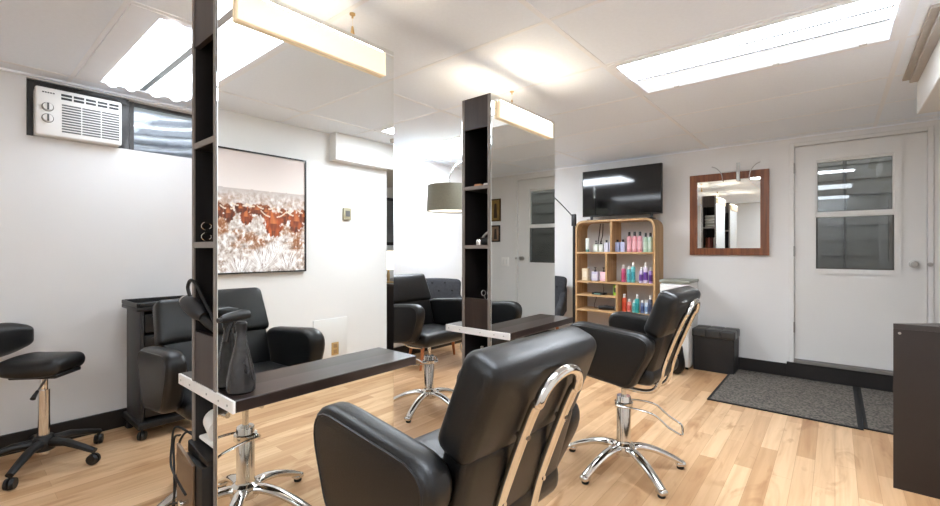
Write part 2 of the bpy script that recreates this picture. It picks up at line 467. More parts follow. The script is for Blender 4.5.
struct('window_well', mb, 'galv', None, 'corrugated steel window well outside the small window', 'window well')
mb = MB(); mb.box((XL-.7, .2, 1.58), (XL-.25, 1.4, 1.62)); struct('ground_well', mb, 'concrete', None, 'gravel bottom of the window well', 'ground')

t = thing('air_conditioner', 'white window air conditioner with two round dials, wedged in the high window', 'air conditioner', (XL, .525, WZ0))
# faces +x; local y along the wall
mb = MB(); mb.box((-.22, -.195, .005), (.035, .195, .275), .006, 2); obj('body', mb, 'acw', t)
mb = MB(); mb.box((.03, -.197, .002), (.075, .197, .278), .012, 3); obj('front_panel', mb, 'acw', t)
mb = MB()
for r in range(11):
    z = .032+r*.0155
    for q in range(3): mb.box((.070, -.085+q*.091, z), (.0775, -.085+q*.091+.085, z+.008))
obj('intake_grille', mb, 'acg', t)
mb = MB()
for q in range(5):
    for r in range(2): mb.box((.070, -.088+q*.055, .222+r*.02), (.0775, -.088+q*.055+.047, .222+r*.02+.013))
obj('air_louver', mb, 'plasticg', t)
for z in (.10, .165):
    mb = MB(); mb.sweep([(.074, -.145, z), (.092, -.145, z)], .021, 20); k = obj('dial', mb, 'acw', t)
    mb = MB(); mb.ring_prism([(-.145+.026*math.cos(2*PI*i/24), z+.026*math.sin(2*PI*i/24)) for i in range(24)], [(-.145+.023*math.cos(2*PI*i/24), z+.023*math.sin(2*PI*i/24)) for i in range(24)], 'yz', .074, .077); mb.box((.091, -.149, z-.019), (.096, -.141, z+.019))
    obj('dial_mark', mb, 'acg', k)
mb = MB()
for q in range(5): mb.box((.074, -.168+q*.011, .244), (.0765, -.168+q*.011+.008, .251))
obj('badge', mb, 'acg', t)
mb = MB()  # crumpled plastic sheet round the unit
def crump(v):
    return v+Vector((0, 0, 0))+Vector((noise.noise(v*23)*.012, 0, 0))
for a, b in (((-.07, -.222, .0), (-.012, -.197, .325)), ((-.07, -.222, .28), (-.012, .25, .327)), ((-.07, .197, .0), (-.012, .25, .325))):
    b2 = bmesh.new(); bmesh.ops.create_cube(b2, size=1)
    for v in b2.verts: v.co = Vector([(a[i]+b[i])/2+v.co[i]*(b[i]-a[i]) for i in range(3)])
    bmesh.ops.subdivide_edges(b2, edges=b2.edges[:], cuts=7, use_grid_fill=True)
    for v in b2.verts: v.co = crump(v.co)
    mb._merge(b2, TR(XL, .525, WZ0))
solo(obj('plastic_sheeting', mb, 'bag'), 'crumpled black plastic sheet sealing the gap around the air conditioner', 'plastic sheet')

# ------------------------------------------------------------------ door
mb = MB()
tw = .032
mb.box((D0-tw, YB-.012, .12), (D0, YB, DZ1+tw), .003, 1); mb.box((D1, YB-.012, .12), (D1+tw, YB, DZ1+tw), .003, 1); mb.box((D0, YB-.012, DZ1), (D1, YB, DZ1+tw), .003, 1)
struct('trim_3', mb, 'trimw', None, 'white casing around the entrance door', 'trim')
X0, X1 = D0+.004, D1-.004; wx0, wx1, wz0, wz1 = -.150, .388, .955, 1.945
mb = MB()
ya, yb = YB+.006, YB+.046
mb.box((X0, ya, DZ0+.004), (X1, yb, wz0)); mb.box((X0, ya, wz1), (X1, yb, DZ1-.005)); mb.box((X0, ya, wz0), (wx0, yb, wz1)); mb.box((wx1, ya, wz0), (X1, yb, wz1))
door = struct('door_1', mb, 'door', None, 'white entrance door with a two pane window', 'door')
mb = MB()
mb.ring_prism([(wx0-.02, wz0-.02), (wx1+.02, wz0-.02), (wx1+.02, wz1+.02), (wx0-.02, wz1+.02)], [(wx0+.022, wz0+.022), (wx1-.022, wz0+.022), (wx1-.022, wz1-.022), (wx0+.022, wz1-.022)], 'xz', ya-.014, yb+.004)
mb.box((wx0+.02, ya-.008, 1.425), (wx1-.02, yb, 1.465), .003, 1)
mb.ring_prism([(wx0+.02, 1.46), (wx1-.02, 1.46), (wx1-.02, wz1-.02), (wx0+.02, wz1-.02)], [(wx0+.032, 1.472), (wx1-.032, 1.472), (wx1-.032, wz1-.042), (wx0+.032, wz1-.042)], 'xz', ya+.004, yb-.004)
struct('window_frame', mb, 'door', door)
mb = MB(); mb.ring_prism([(wx0+.018, wz0+.018), (wx1-.018, wz0+.018), (wx1-.018, wz1-.018), (wx0+.018, wz1-.018)], [(wx0+.034, wz0+.034), (wx1-.034, wz0+.034), (wx1-.034, wz1-.034), (wx0+.034, wz1-.034)], 'xz', ya+.012, ya+.017); struct('shade_ring', mb, mat('painted_frame_shade', (70, 68, 64), .6), door)  # dark ring stands in for the shade inside the window frame
mb = MB(); mb.box((wx0+.02, ya+.018, wz0+.02), (wx1-.02, ya+.023, 1.43)); struct('pane', mb, 'glass', door)
mb = MB(); mb.box((wx0+.03, ya+.018, 1.465), (wx1-.03, ya+.023, wz1-.03)); struct('pane', mb, 'glass', door)
for z in (1.87, 1.13, .45):
    mb = MB(); mb.box((X0-.010, YB-.016, z-.045), (X0+.004, YB+.008, z+.045), .002, 1); mb.cyl((X0-.003, YB-.018, z-.047), (X0-.003, YB-.018, z+.047), .006)
    struct('hinge', mb, 'satin', door)
kx, kz = .475, 1.03
mb = MB(); mb.lathe([(.028, 0), (.028, .006), (.014, .010), (.011, .030), (.022, .036), (.027, .048), (.023, .060), (.0, .063)], n=24, Mx=TR(kx, ya, kz) @ RX(PI/2)); struct('door_handle', mb, 'satin', door)
mb = MB(); mb.lathe([(.016, 0), (.016, .012), (.011, .018), (0, .018)], n=16, Mx=TR(D1+.012, YB-.012, kz) @ RX(PI/2)); struct('latch', mb, 'satin', door)
mb = MB(); mb.box((D0, YB-.05, DZ0-.025), (D1, YB+.12, DZ0), .002, 1); struct('door_sill', mb, mat('grey_aluminium', (138, 134, 130), .45, .4), door)
# outside of the door: a stairwell with grey siding
mb = MB(); mb.box((-1.3, YB+.12, -.1), (1.6, 6.6, .12)); struct('ground_stairwell', mb, 'concrete', None, 'concrete landing outside the door', 'ground')
mb = MB()
for i in range(16): mb.prism([(6.088, .12+i*.16), (6.125, .12+i*.16), (6.12, .28+i*.16), (6.10, .28+i*.16)], 'yz', -1.3, 1.6)
mb.box((-1.3, YB+.12, .12), (-1.2, 6.1, 2.7)); mb.box((1.5, YB+.12, .12), (1.6, 6.1, 2.7)); mb.box((-1.3, 6.12, .12), (1.6, 6.2, 2.7))
struct('wall_outside', mb, 'siding', None, 'grey siding seen through the door window', 'wall')
mb = MB(); mb.box((-1.3, YB+.12, 2.6), (1.6, 5.55, 2.7)); struct('unseen_roof_outside', mb, 'concrete', None, 'unseen roof over the landing outside the door, cut short to let daylight in', 'ceiling')  # unseen roof, shaped short so daylight reaches the stairwell
mb = MB(); mb.sweep([(.08, 6.07, .12), (.08, 6.07, 2.6)], .012, 8); solo(obj('drain_pipe', mb, 'plastic'), 'thin black pipe on the grey siding outside the door window', 'pipe')

# light switch, thermostat, outlets, access panel
def plate(name, lab, cat, p0, p1, m, holes, axis):
    t = thing(name, lab, cat, [(a+b)/2 for a, b in zip(p0, p1)])
    c = [(a+b)/2 for a, b in zip(p0, p1)]
    mb = MB(); mb.box([a-d for a, d in zip(p0, c)], [a-d for a, d in zip(p1, c)], .002, 2); obj('cover_plate', mb, m, t)
    for (q0, q1, hm, nm) in holes:
        mb = MB(); mb.box([a-d for a, d in zip(q0, c)], [a-d for a, d in zip(q1, c)], .001, 1); obj(nm, mb, hm, t)
plate('light_switch', 'white light switch plate beside the door, seen in the second mirror', 'light switch', (.69, YB-.008, .92), (.81, YB, 1.04), 'white', [((.71+.045*i, YB-.014, .95), (.735+.045*i, YB-.007, 1.01), 'trimw', 'rocker') for i in range(2)], 1)
plate('thermostat', 'small beige thermostat on the white wall, seen in the near mirror', 'thermostat', (XR-.024, 2.27, 1.41), (XR, 2.345, 1.515), 'beige', [((XR-.03, 2.285, 1.44), (XR-.022, 2.33, 1.49), 'acg', 'dial')], 0)
plate('access_panel', 'white square access panel around the brass outlet, seen in the near mirror', 'panel', (XR-.012, 1.98, .16), (XR, 2.31, .545), 'trimw', [], 0)
plate('wall_outlet', 'brass outlet plate on the white access panel, seen in the near mirror', 'outlet', (XR-.018, 2.15, .225), (XR-.012, 2.22, .335), 'brassp', [((XR-.021, 2.168, .238+.05*i), (XR-.016, 2.202, .272+.05*i), 'card', 'socket') for i in range(2)], 0)

# ------------------------------------------------------------------ styling stations
def station(label, x0, y0):
    t = thing('styling_station', label, 'mirror station', (x0, y0, 0), 0, 'double-sided mirror stations')
    Lm = .66; Z1 = 1.945
    for s in (-1, 1):
        mb = MB(); mb.box((s*.078, .002, 0), (s*.094, Lm-.002, Z1)); obj('side_panel', mb, 'espd', t)
        mb = MB(); mb.box((s*.094, 0, .03), (s*.100, Lm, Z1), .0015, 1); obj('mirror_panel', mb, 'mirror', t)
        mb = MB()
        for ya, yb in ((-.003, .002), (Lm-.002, Lm+.003)): mb.box((s*.078, ya, 0), (s*.0935, yb, Z1-.001))
        obj('edge_band', mb, 'edge', t)
    mb = MB(); mb.box((-.078, .25, 0), (.078, .41, Z1)); mb.box((-.078, .01, 0), (.078, Lm-.01, .06)); obj('core_panel', mb, 'espd', t)
    mb = MB(); mb.box((-.078, .016, Z1-.014), (.078, Lm-.016, Z1-.001)); obj('top', mb, 'esp', t)
    for ya, yb in ((0, .016), (Lm-.016, Lm)):
        mb = MB(); mb.box((-.078, ya, 1.78), (.078, yb, Z1)); obj('fascia', mb, 'espz', t)
        mb = MB(); mb.box((-.078, ya, .73), (.078, yb, .888)); obj('bin_front', mb, 'espz', t)
    for z in (1.168, 1.478):
        for ya, yb in ((.002, .25), (.41, Lm-.002)):
            mb = MB(); mb.box((-.078, ya, z-.018), (.078, yb, z), .001, 1); o = obj('shelf', mb, 'espd', t)
            e0, e1 = (ya-.004, ya) if ya < .1 else (yb, yb+.004)
            mb = MB(); mb.box((-.077, e0, z-.018), (.077, e1, z)); obj('edge_band', mb, 'edge', o)
    mb = MB(); mb.box((-.215, .004, .697), (.215, Lm+.016, .731), .002, 1); c = obj('counter', mb, 'esp', t)
    mb = MB(); mb.box((-.215, -.004, .6965), (.215, .004, .7305), .001, 1); e = obj('end_cap', mb, 'white', c)
    for x in (-.19, -.11, .03, .12, .18): mb = MB(); mb.lathe([(.0035, 0), (.0035, .0015), (0, .0018)], n=10, Mx=TR(x, -.004, .713) @ RX(PI/2)); obj('screw', mb, 'satin', e)
    for s in (-1, 1):
        a, b = sorted((s*.1015, s*.118))
        mb = MB(); mb.box((a, .048, 1.826), (b, .605, 1.916), .002, 1); lb = obj('light_box', mb, 'warm', t)
        mb = MB(); mb.box((a+.003, .06, 1.916), (b-.003, .59, 1.919)); obj('lamp_strip', mb, 'warmtop', lb)
    return t
S1 = station('nearer double-sided mirror station with dark counter and tall open shelves', -1.472, .505)
S2 = station('farther double-sided mirror station with dark counter, beside the floor lamp shade', -1.446, 1.785)

for (x, y, lab) in ((-1.575, 1.11, 'brass ceiling hook with cord grip over the nearer mirror station'), (-1.571, 2.30, 'brass ceiling hook with cord grip over the farther mirror station')):
    t = thing('ceiling_hook', lab, 'hook', (x, y, H-.003), 0, 'brass ceiling hooks')
    mb = MB(); mb.lathe([(.012, 0), (.012, -.006), (.004, -.010), (.004, -.02), (0, -.02)], n=14); obj('plate', mb, 'brass', t)
    mb = MB(); mb.sweep([(0, 0, -.015), (.002, .001, -.06)], .0016, 6); obj('cord', mb, 'paper', t)
    mb = MB(); mb.lathe([(.004, -.055), (.007, -.075), (.012, -.10), (.013, -.115), (0, -.115)], n=14); obj('cord_grip', mb, 'brass', t)

# ------------------------------------------------------------------ styling chairs
def styling_chair(label, loc, rot, base_rot, foot_rot, dz=0.0, sz=0.0):
    t = thing('styling_chair', label, 'salon chair', (loc[0], loc[1], 0), rot, 'black salon chairs at the mirror stations')
    # seat
    mb = MB(); mb.cushion((-.02, 0, .527+dz+sz), (.40, .42, .09), .038, (0, 0, .010)); se = obj('seat', mb, 'leather', t)
    mb = MB(); mb.box((-.12, -.10, .458+dz+sz), (.07, .10, .49+dz+sz), .01, 2); obj('seat_plate', mb, 'plastic', se)
    # arms
    pl = rpoly([(.218, .790+dz), (-.275, .750+dz), (-.145, .490+dz), (.125, .522+dz)], [.09, .08, .06, .10], 8)
    for s in (-1, 1):
        y0, y1 = s*.205, s*.282
        mb = MB(); mb.prism(pl, 'xz', y0, y1, .026, 4); a = obj('armrest', mb, 'leather', t, 50)
        c = Vector((.0, .615+dz)); ins = []
        for p in pl:
            d = (Vector(p)-c); ins.append(c+d*(1-.020/d.length))
        mb = MB(); mb.sweep([(p.x, y1-s*.002, p.y) for p in ins], .0035, 6, True, up=(0, 1, 0)); obj('piping', mb, 'leather2', a)
    # backrest and headrest
    mb = MB(); mb.cushion((0, 0, 0), (.08, .40, .27), .026, (.008, 0, 0), TR(-.190, 0, .640+dz) @ RY(math.radians(-17))); obj('backrest', mb, 'leather', t)
    def tap(v): return Vector((v.x + .06*v.y*v.y, v.y*(1-.2*(v.z+.1)), v.z))
    mb = MB(); mb.cushion((0, 0, 0), (.092, .425, .222), .029, (.010, 0, .004), TR(-.252, 0, .842+dz) @ RY(math.radians(-22)), tap); obj('headrest', mb, 'leather', t)
    # chrome tube loop behind the back
    side = [(-.0, .445), (-.13, .440), (-.196, .475), (-.232, .60), (-.288, .75), (-.322, .83)]
    pts = [Vector((x, -.074, z+dz)) for x, z in side]
    for k in range(9):
        a = PI*k/8; pts.append(Vector((-.332-.018*math.sin(a), -.074*math.cos(a), .842+dz+.055*math.sin(a))))
    pts += [Vector((x, .074, z+dz)) for x, z in reversed(side)]
    mb = MB(); mb.sweep(crom(pts, 5), .0115, 12, up=(0, 1, 0)); tb = obj('back_tube', mb, 'chrome', t)
    for s in (-1, 1):
        for x, z in ((-.295, .768), (-.235, .61)): mb = MB(); mb.cyl((x-.014, s*.074, z+dz), (x+.04, s*.074, z+dz), .006, n=10); obj('screw', mb, 'chrome', tb)
    # base
    B = RZ(base_rot-rot)
    mb = MB(); mb.lathe([(.013, .36), (.013, .462+dz+sz), (0, .462+dz+sz)], n=16); obj('piston', mb, 'chrome', t)
    mb = MB(); mb.lathe([(.0, .075), (.058, .08), (.062, .10), (.055, .128), (.040, .138), (.0365, .15), (.0365, .372), (.034, .378), (0, .378)], n=24); cl = obj('column', mb, 'chrome', t)
    F = RZ(foot_rot-rot)
    mb = MB(); mb.lathe([(.040, .322), (.047, .324), (.047, .346), (.040, .348)], n=24); obj('collar', mb, 'chrome', cl)
    mb = MB()
    fp = crom([(-.03, .052, .335), (.06, .072, .338), (.15, .082, .325), (.215, .082, .275), (.27, .075, .245), (.278, .04, .243), (.278, -.04, .243), (.27, -.075, .245), (.215, -.082, .275), (.15, -.082, .325), (.06, -.072, .338), (-.03, -.052, .335)], 5)
    mb.sweep(fp, .0055, 8, Mx=F); mb.sweep([(-.03, -.055, .335), (-.03, .055, .335)], .010, 10, Mx=F)
    obj('footrest', mb, 'chrome', t)
    for k in range(5):
        A = B @ RZ(2*PI*k/5)
        pth = crom([(.03, 0, .105), (.08, 0, .112), (.16, 0, .096), (.24, 0, .062), (.295, 0, .032)], 4)
        rr = [(.030-.008*i/(len(pth)-1), .020-.006*i/(len(pth)-1)) for i in range(len(pth))]
        mb = MB(); mb.sweep(pth, rr, 14, Mx=A)
        mb.cushion((.293, 0, .026), (.05, .045, .026), .012, Mx=A, n=2, cn=3)
        lg = obj('leg', mb, 'chrome', t, 60)
        mb = MB(); mb.lathe([(.016, 0), (.018, .004), (.018, .016), (0, .016)], n=16, Mx=A @ TR(.292, 0, 0)); obj('glide', mb, 'rubber', lg)
    return t
d2 = math.radians
styling_chair('large black salon chair in the foreground with chrome loop on its back', (-.775, .838), PI-.05, d2(3), d2(-95), 0, .03)
styling_chair('black salon chair in front of the wood shelf unit, turned side-on', (-.855, 2.29), PI-.03, d2(-35), d2(15), .004, .02)
styling_chair('black salon chair behind the farther mirror station, facing its counter', (-2.26, 2.25), 0, d2(-1), d2(150), 0)
styling_chair('black salon chair behind the nearer mirror station, in front of the trolley', (-2.20, .84), 0, d2(-16), d2(160), -.05)

# ------------------------------------------------------------------ rolling stool
def caster(parent, p, r=.024, rot=0, nm='caster'):
    mb = MB()
    for s in (-1, 1): mb.sweep([(p[0]+s*.004*math.sin(rot), p[1]-s*.004*math.cos(rot), r), (p[0]+s*.019*math.sin(rot), p[1]-s*.019*math.cos(rot), r)], [(r, r), (r*.86, r*.86)], 18)
    mb.cyl((p[0], p[1], r), (p[0], p[1], p[2]), .007, n=10)
    return obj(nm, mb, 'plastic', parent)
t = thing('rolling_stool', 'black saddle stool on casters by the white wall under the air conditioner', 'stool', (-3.24, .34, 0), d2(48))
def saddle(v): return Vector((v.x, v.y*(1-.22*max(0, v.x)/.2), v.z + .028*(v.x/.2)**2*(1 if v.x < 0 else .7) - .02*(abs(v.y)/.2)**2))
mb = MB(); mb.cushion((.0, 0, .535), (.275, .275, .085), .04, (0, 0, .01), None, saddle); obj('seat', mb, 'leather', t)
mb = MB(); mb.box((-.10, -.09, .476), (.12, .09, .496), .006, 2); mb.box((-.25, -.025, .478), (-.08, .025, .49), .003, 1); obj('seat_plate', mb, 'plastic', t)
mb = MB(); mb.sweep(crom([(-.16, 0, .484), (-.215, 0, .49), (-.235, 0, .53), (-.235, 0, .66)], 5), [(.02, .006)]*16, 10); obj('back_post', mb, 'satin', t)
def bend(v): return Vector((v.x + .9*v.y*v.y, v.y, v.z*math.sqrt(max(.05, 1-.8*(v.y/.18)**2))))
mb = MB(); mb.cushion((-.215, 0, .665), (.07, .34, .165), .034, (.01, 0, .008), None, bend, n=8); obj('backrest', mb, 'leather', t)
mb = MB(); mb.lathe([(.0, .06), (.025, .06), (.025, .40), (.017, .40), (.017, .478), (0, .478)], n=20); obj('column', mb, 'chrome', t)
mb = MB(); mb.sweep([(.03, -.02, .47), (.06, -.13, .42)], .005, 8); lv = obj('lever', mb, 'satin', t)
mb = MB(); mb.sweep([(.058, -.12, .425), (.07, -.165, .40)], [(.007, .007), (.012, .010)], 10); obj('lever_grip', mb, 'plastic', lv)
mb = MB(); mb.lathe([(0, .075), (.045, .08), (.048, .13), (.038, .155), (.028, .16), (0, .16)], n=20); obj('hub', mb, 'plastic', t)
for k in range(5):
    a = 2*PI*k/5 + d2(-48+40)
    A = RZ(a)
    mb = MB(); mb.sweep([(.03, 0, .12), (.12, 0, .118), (.20, 0, .095), (.270, 0, .072)], [(.024, .024), (.022, .02), (.02, .016), (.017, .013)], 10, Mx=A)
    lg = obj('leg', mb, 'plastic', t)
    caster(lg, (.262*math.cos(a), .262*math.sin(a), .075), .029, a+.8*k)

# ------------------------------------------------------------------ trolley
t = thing('salon_trolley', 'black salon trolley with drawers behind the near chair, against the white wall', 'trolley', (-3.335, .925, 0))
mb = MB()
for s in (-1, 1): mb.box((-.15, s*.168-.010, .09), (.15, s*.168+.010, .79), .004, 2)
mb.box((-.15, -.165, .09), (-.135, .165, .79)); obj('body', mb, 'plasticg', t)
mb = MB(); mb.box((-.17, -.20, .775), (.175, .20, .80), .004, 2)
for a, b in (((-.17, -.20, .80), (.175, -.188, .825)), ((-.17, .188, .80), (.175, .20, .825)), ((-.17, -.188, .80), (-.158, .188, .825)), ((.163, -.188, .80), (.175, .188, .825))): mb.box(a, b, .003, 1)
obj('top_tray', mb, 'plastic', t)
mb = MB(); mb.box((-.17, -.195, .07), (.18, .195, .11), .01, 2); obj('bottom_tray', mb, 'plastic', t)
for i in range(5):
    z = .13+i*.128
    mb = MB(); mb.box((-.13, -.154, z), (.148, .154, z+.112), .005, 2); d = obj('drawer', mb, 'plastic', t)
    mb = MB(); mb.box((.146, -.12, z+.088), (.165, .12, z+.098), .004, 2); obj('handle', mb, 'plasticg', d)
for sx in (-1, 1):
    for sy in (-1, 1): caster(t, (sx*.14, sy*.165, .075), .027, .4*sx+sy)

# ------------------------------------------------------------------ wood shelf unit with products
bx0, bx1, by0, by1, bz1 = -2.268, -1.393, 4.585, 4.862, 1.47
t = thing('shelf_unit', 'tall oak shelf unit with rounded top corners under the television', 'shelf unit', (0, 0, 0))
bt = .022
out = rpoly([(bx0, 0), (bx1, 0), (bx1, bz1), (bx0, bz1)], [.0001, .0001, .11, .11], 8)
inn = rpoly([(bx0+bt, .05), (bx1-bt, .05), (bx1-bt, bz1-bt), (bx0+bt, bz1-bt)], [.0001, .0001, .09, .09], 8)
mb = MB(); mb.ring_prism(out, inn, 'xz', by0, by1); obj('shell', mb, 'oakz', t)
ZS = [1.118, .795, .478, .20]
def shelf(x0, x1, z): mb = MB(); mb.box((x0, by0+.002, z-.02), (x1, by1-.002, z), .001, 1); obj('shelf', mb, 'oak', t)
for z in ZS: shelf(bx0+bt, bx1-bt, z)
def div(x, z0, z1): mb = MB(); mb.box((x-.01, by0+.002, z0), (x+.01, by1-.002, z1), .001, 1); obj('divider', mb, 'oakz', t)
div(-1.852, ZS[0], bz1-bt); div(-1.905, ZS[1], ZS[0]-.02); div(-1.788, ZS[2], ZS[1]-.02); div(-1.86, ZS[3], ZS[2]-.02)
shelf(bx0+bt, -1.798, .645)

def px(u, y):  # X of a photo column on the depth y
    r = (u-470)/438; return y*(-.640+.768*r)/(.768+.640*r)
PC = {}
def pm(rgb, rough=.35):
    if rgb not in PC: PC[rgb] = mat('product_%d_%d_%d' % rgb, rgb, rough, var=.03)
    return PC[rgb]
def bottle(x, y, z, h, w, rgb, caprgb, label, group, shape='round', band=None):
    t = thing('bottle', label, 'bottle', (x, y, z), 0, group)
    r = w/2; hb = h*.80
    if shape == 'pump': hb = h*.68
    if shape == 'tube':
        mb = MB(); mb.sweep([(0, 0, h*.18), (0, 0, h*.6), (0, 0, h)], [(r*.9, r*.9), (r, r*.7), (r*1.05, r*.08)], 18, up=(0, 1, 0)); obj('body', mb, pm(rgb), t)
        mb = MB(); mb.lathe([(0, 0), (r*.85, 0), (r*.85, h*.2), (0, h*.2)], n=16); obj('cap', mb, pm(caprgb), t); return t
    if shape in ('jar', 'pump'):
        mb = MB(); mb.box((-r, -r*.8, 0), (r, r*.8, hb), r*.22, 3); obj('body', mb, pm(rgb), t)
    else:
        mb = MB(); mb.lathe([(0, 0), (r*.92, 0), (r, .004), (r, hb*.88), (r*.85, hb*.96), (r*.45, hb), (0, hb)], n=18); obj('body', mb, pm(rgb), t)
    if band:
        mb = MB()
        if shape in ('jar', 'pump'): mb.box((-r*.75, -r*.8-.001, hb*.25), (r*.75, -r*.8+.001, hb*.75))
        else: mb.lathe([(r*1.012, hb*.18), (r*1.012, hb*.66)], n=18)
        obj('label_band', mb, pm(band), t)
    mb = MB()
    if shape == 'pump':
        mb.lathe([(0, hb), (r*.4, hb), (r*.4, hb+.012), (r*.12, hb+.016), (r*.12, h-.008), (r*.35, h-.008), (r*.35, h), (0, h)], n=14)
        mb.box((-r*.1, -r*.9, h-.008), (r*.1, 0, h-.002))
    elif shape == 'jar': mb.lathe([(0, hb), (r*.5, hb), (r*.5, h), (0, h)], n=14)
    else: mb.lathe([(0, hb-.002), (r*.55, hb-.002), (r*.5, h-.003), (r*.45, h), (0, h)], n=16)
    obj('cap', mb, pm(caprgb, .4), t)
    return t
K = (24, 24, 26); Wt = (232, 232, 230)
yb_ = 4.68
G1, G2, G3 = 'bottles on the top shelf', 'bottles on the second shelf', 'bottles on the third shelf'
R1 = [(587.5, .155, .046, (226, 232, 226), (96, 150, 140), 'white squeeze tube with teal cap, leftmost on the top shelf', 'tube', None),
      (596.0, .125, .052, (218, 226, 216), K, 'pale green pump bottle beside the white tube on the top shelf', 'pump', (236, 238, 232)),
      (601.3, .125, .044, (226, 232, 222), K, 'whitish green pump bottle, second of the pair beside the white tube', 'pump', (236, 238, 232)),
      (606.6, .130, .044, (222, 222, 236), K, 'pale lavender capped bottle just left of the top shelf divider', 'jar', None),
      (611.0, .140, .036, (210, 212, 232), K, 'lavender blue bottle touching the top shelf divider', 'jar', None),
      (617.6, .135, .046, (172, 180, 214), K, 'powder blue bottle just right of the top shelf divider', 'jar', None),
      (623.0, .135, .046, (190, 194, 222), K, 'powder blue bottle next to the three tall pink bottles', 'jar', None),
      (629.3, .215, .048, (222, 158, 168), K, 'tall pink bottle with black cap, nearest the powder blue bottles', 'round', (232, 178, 186)),
      (634.7, .215, .048, (224, 160, 170), K, 'tall pink bottle with black cap, middle of three', 'round', (232, 178, 186)),
      (640.0, .215, .048, (222, 158, 168), K, 'tall pink bottle with black cap, nearest the mint green bottles', 'round', (232, 178, 186)),
      (645.6, .200, .044, (176, 204, 182), K, 'tall mint green bottle beside the pink bottles', 'round', (196, 216, 196)),
      (650.4, .200, .044, (186, 210, 190), K, 'tall mint green bottle at the end of the top shelf', 'round', (200, 218, 200))]
for u, h, w, c, cc, lab, sh, bd in R1: bottle(px(u, yb_), yb_, ZS[0], h, w, c, cc, lab, G1, sh, bd)
R2 = [(595.3, .150, .072, (206, 204, 226), K, 'lavender pump bottle in the left part of the second shelf', 'pump', (226, 226, 236)),
      (603.8, .150, .066, (226, 184, 198), K, 'pink pump bottle in the left part of the second shelf', 'pump', (236, 206, 214)),
      (623.6, .185, .046, (196, 92, 128), Wt, 'rose bottle with white cap, alone left of the teal bottles', 'round', (170, 60, 100)),
      (628.9, .175, .038, (110, 182, 186), Wt, 'shorter teal bottle on the second shelf', 'round', (70, 150, 160)),
      (633.2, .215, .044, (104, 186, 190), Wt, 'taller teal bottle on the second shelf', 'round', (52, 146, 156)),
      (641.2, .165, .040, (200, 190, 216), Wt, 'short purple and white bottle beside the teal bottles', 'round', (104, 66, 150)),
      (645.8, .215, .046, (216, 208, 228), Wt, 'tall purple and white bottle, middle of the purple three', 'round', (98, 58, 146)),
      (650.9, .165, .040, (150, 124, 186), Wt, 'short purple bottle at the end of the second shelf', 'round', (84, 50, 136))]
for u, h, w, c, cc, lab, sh, bd in R2: bottle(px(u, yb_), yb_, ZS[1], h, w, c, cc, lab, G2, sh, bd)
R3 = [(624.2, .190, .050, (218, 92, 58), Wt, 'orange red bottle, leftmost on the third shelf', 'round', (200, 70, 44)),
      (629.3, .140, .046, (222, 150, 138), Wt, 'salmon bottle beside the orange one on the third shelf', 'round', (200, 90, 80)),
      (634.0, .130, .036, (120, 190, 190), Wt, 'small pale teal bottle on the third shelf', 'round', (80, 160, 160)),
      (637.2, .190, .044, (60, 170, 168), Wt, 'tall teal bottle on the third shelf', 'round', (36, 140, 142)),
      (642.4, .140, .036, (110, 126, 160), Wt, 'slate blue bottle on the third shelf', 'round', (70, 84, 130)),
      (646.4, .140, .036, (190, 206, 222), Wt, 'pale blue bottle on the third shelf', 'round', (120, 150, 190)),
      (650.5, .190, .040, (92, 100, 120), Wt, 'dark grey blue bottle at the end of the third shelf', 'round', (62, 70, 98))]
for u, h, w, c, cc, lab, sh, bd in R3: bottle(px(u, yb_), yb_, ZS[2], h, w, c, cc, lab, G3, sh, bd)
def carton(u, z, h, w, d, rgb, lab, lidrgb=None):
    x = px(u, yb_)
    t = thing('carton', lab, 'box', (x, yb_, z))
    mb = MB(); mb.box((-w/2, -d/2, 0), (w/2, d/2, h), .002, 1); obj('body', mb, pm(rgb, .5), t)
    mb = MB(); mb.box((-w*.3, -d/2-.001, h*.3), (w*.3, -d/2+.001, h*.75)); obj('label_band', mb, pm(lidrgb or Wt, .5), t)
carton(585.8, ZS[1], .135, .068, .06, (228, 214, 184), 'cream carton at the left end of the second shelf', (238, 230, 208))
carton(615.6, .645, .115, .036, .04, (150, 200, 60), 'bright green carton standing beside the third shelf divider', (40, 60, 30))
# router and clippers in the left bays
t = thing('wifi_router', 'flat black box with a cable on the short middle shelf', 'router', (px(599.5, 4.68), 4.68, .645))
mb = MB(); mb.box((-.07, -.05, 0), (.07, .05, .022), .005, 2); obj('body', mb, 'plastic', t)
mb = MB(); mb.box((-.04, -.052, .004), (.03, -.048, .014)); obj('front_label', mb, pm((120, 170, 160)), t)
mb = MB(); mb.sweep(crom([(.0, .05, .012), (.01, .09, .02), (.0, .10, .09), (-.01, .11, .145)], 5), .003, 6); obj('cable', mb, 'cord', t)
t = thing('hair_clipper', 'black hair clipper lying on the left part of the third shelf', 'hair clipper', (px(607, 4.67), 4.67, ZS[2]), .3)
mb = MB(); mb.sweep([(-.09, 0, .025), (0, 0, .028), (.08, 0, .024)], [(.018, .02), (.024, .026), (.02, .018)], 14); obj('body', mb, 'plastic', t)
mb = MB(); mb.box((.075, -.02, .008), (.105, .02, .024), .003, 1); obj('blade', mb, 'satin', t)
mb = MB(); mb.sweep(crom([(-.09, 0, .025), (-.13, .01, .02), (-.14, .05, .05), (-.12, .08, .13)], 5), .003, 6); obj('cable', mb, 'cord', t)
t = thing('power_cable', 'black cables hanging behind the upper left bays of the shelf unit', 'cable')
mb = MB(); x = px(600, 4.82)
mb.sweep(crom([(x, 4.835, 1.44), (x-.02, 4.84, 1.3), (x-.03, 4.835, 1.19), (x, 4.84, 1.122)], 6), .005, 6); obj('strand', mb, 'cord', t)
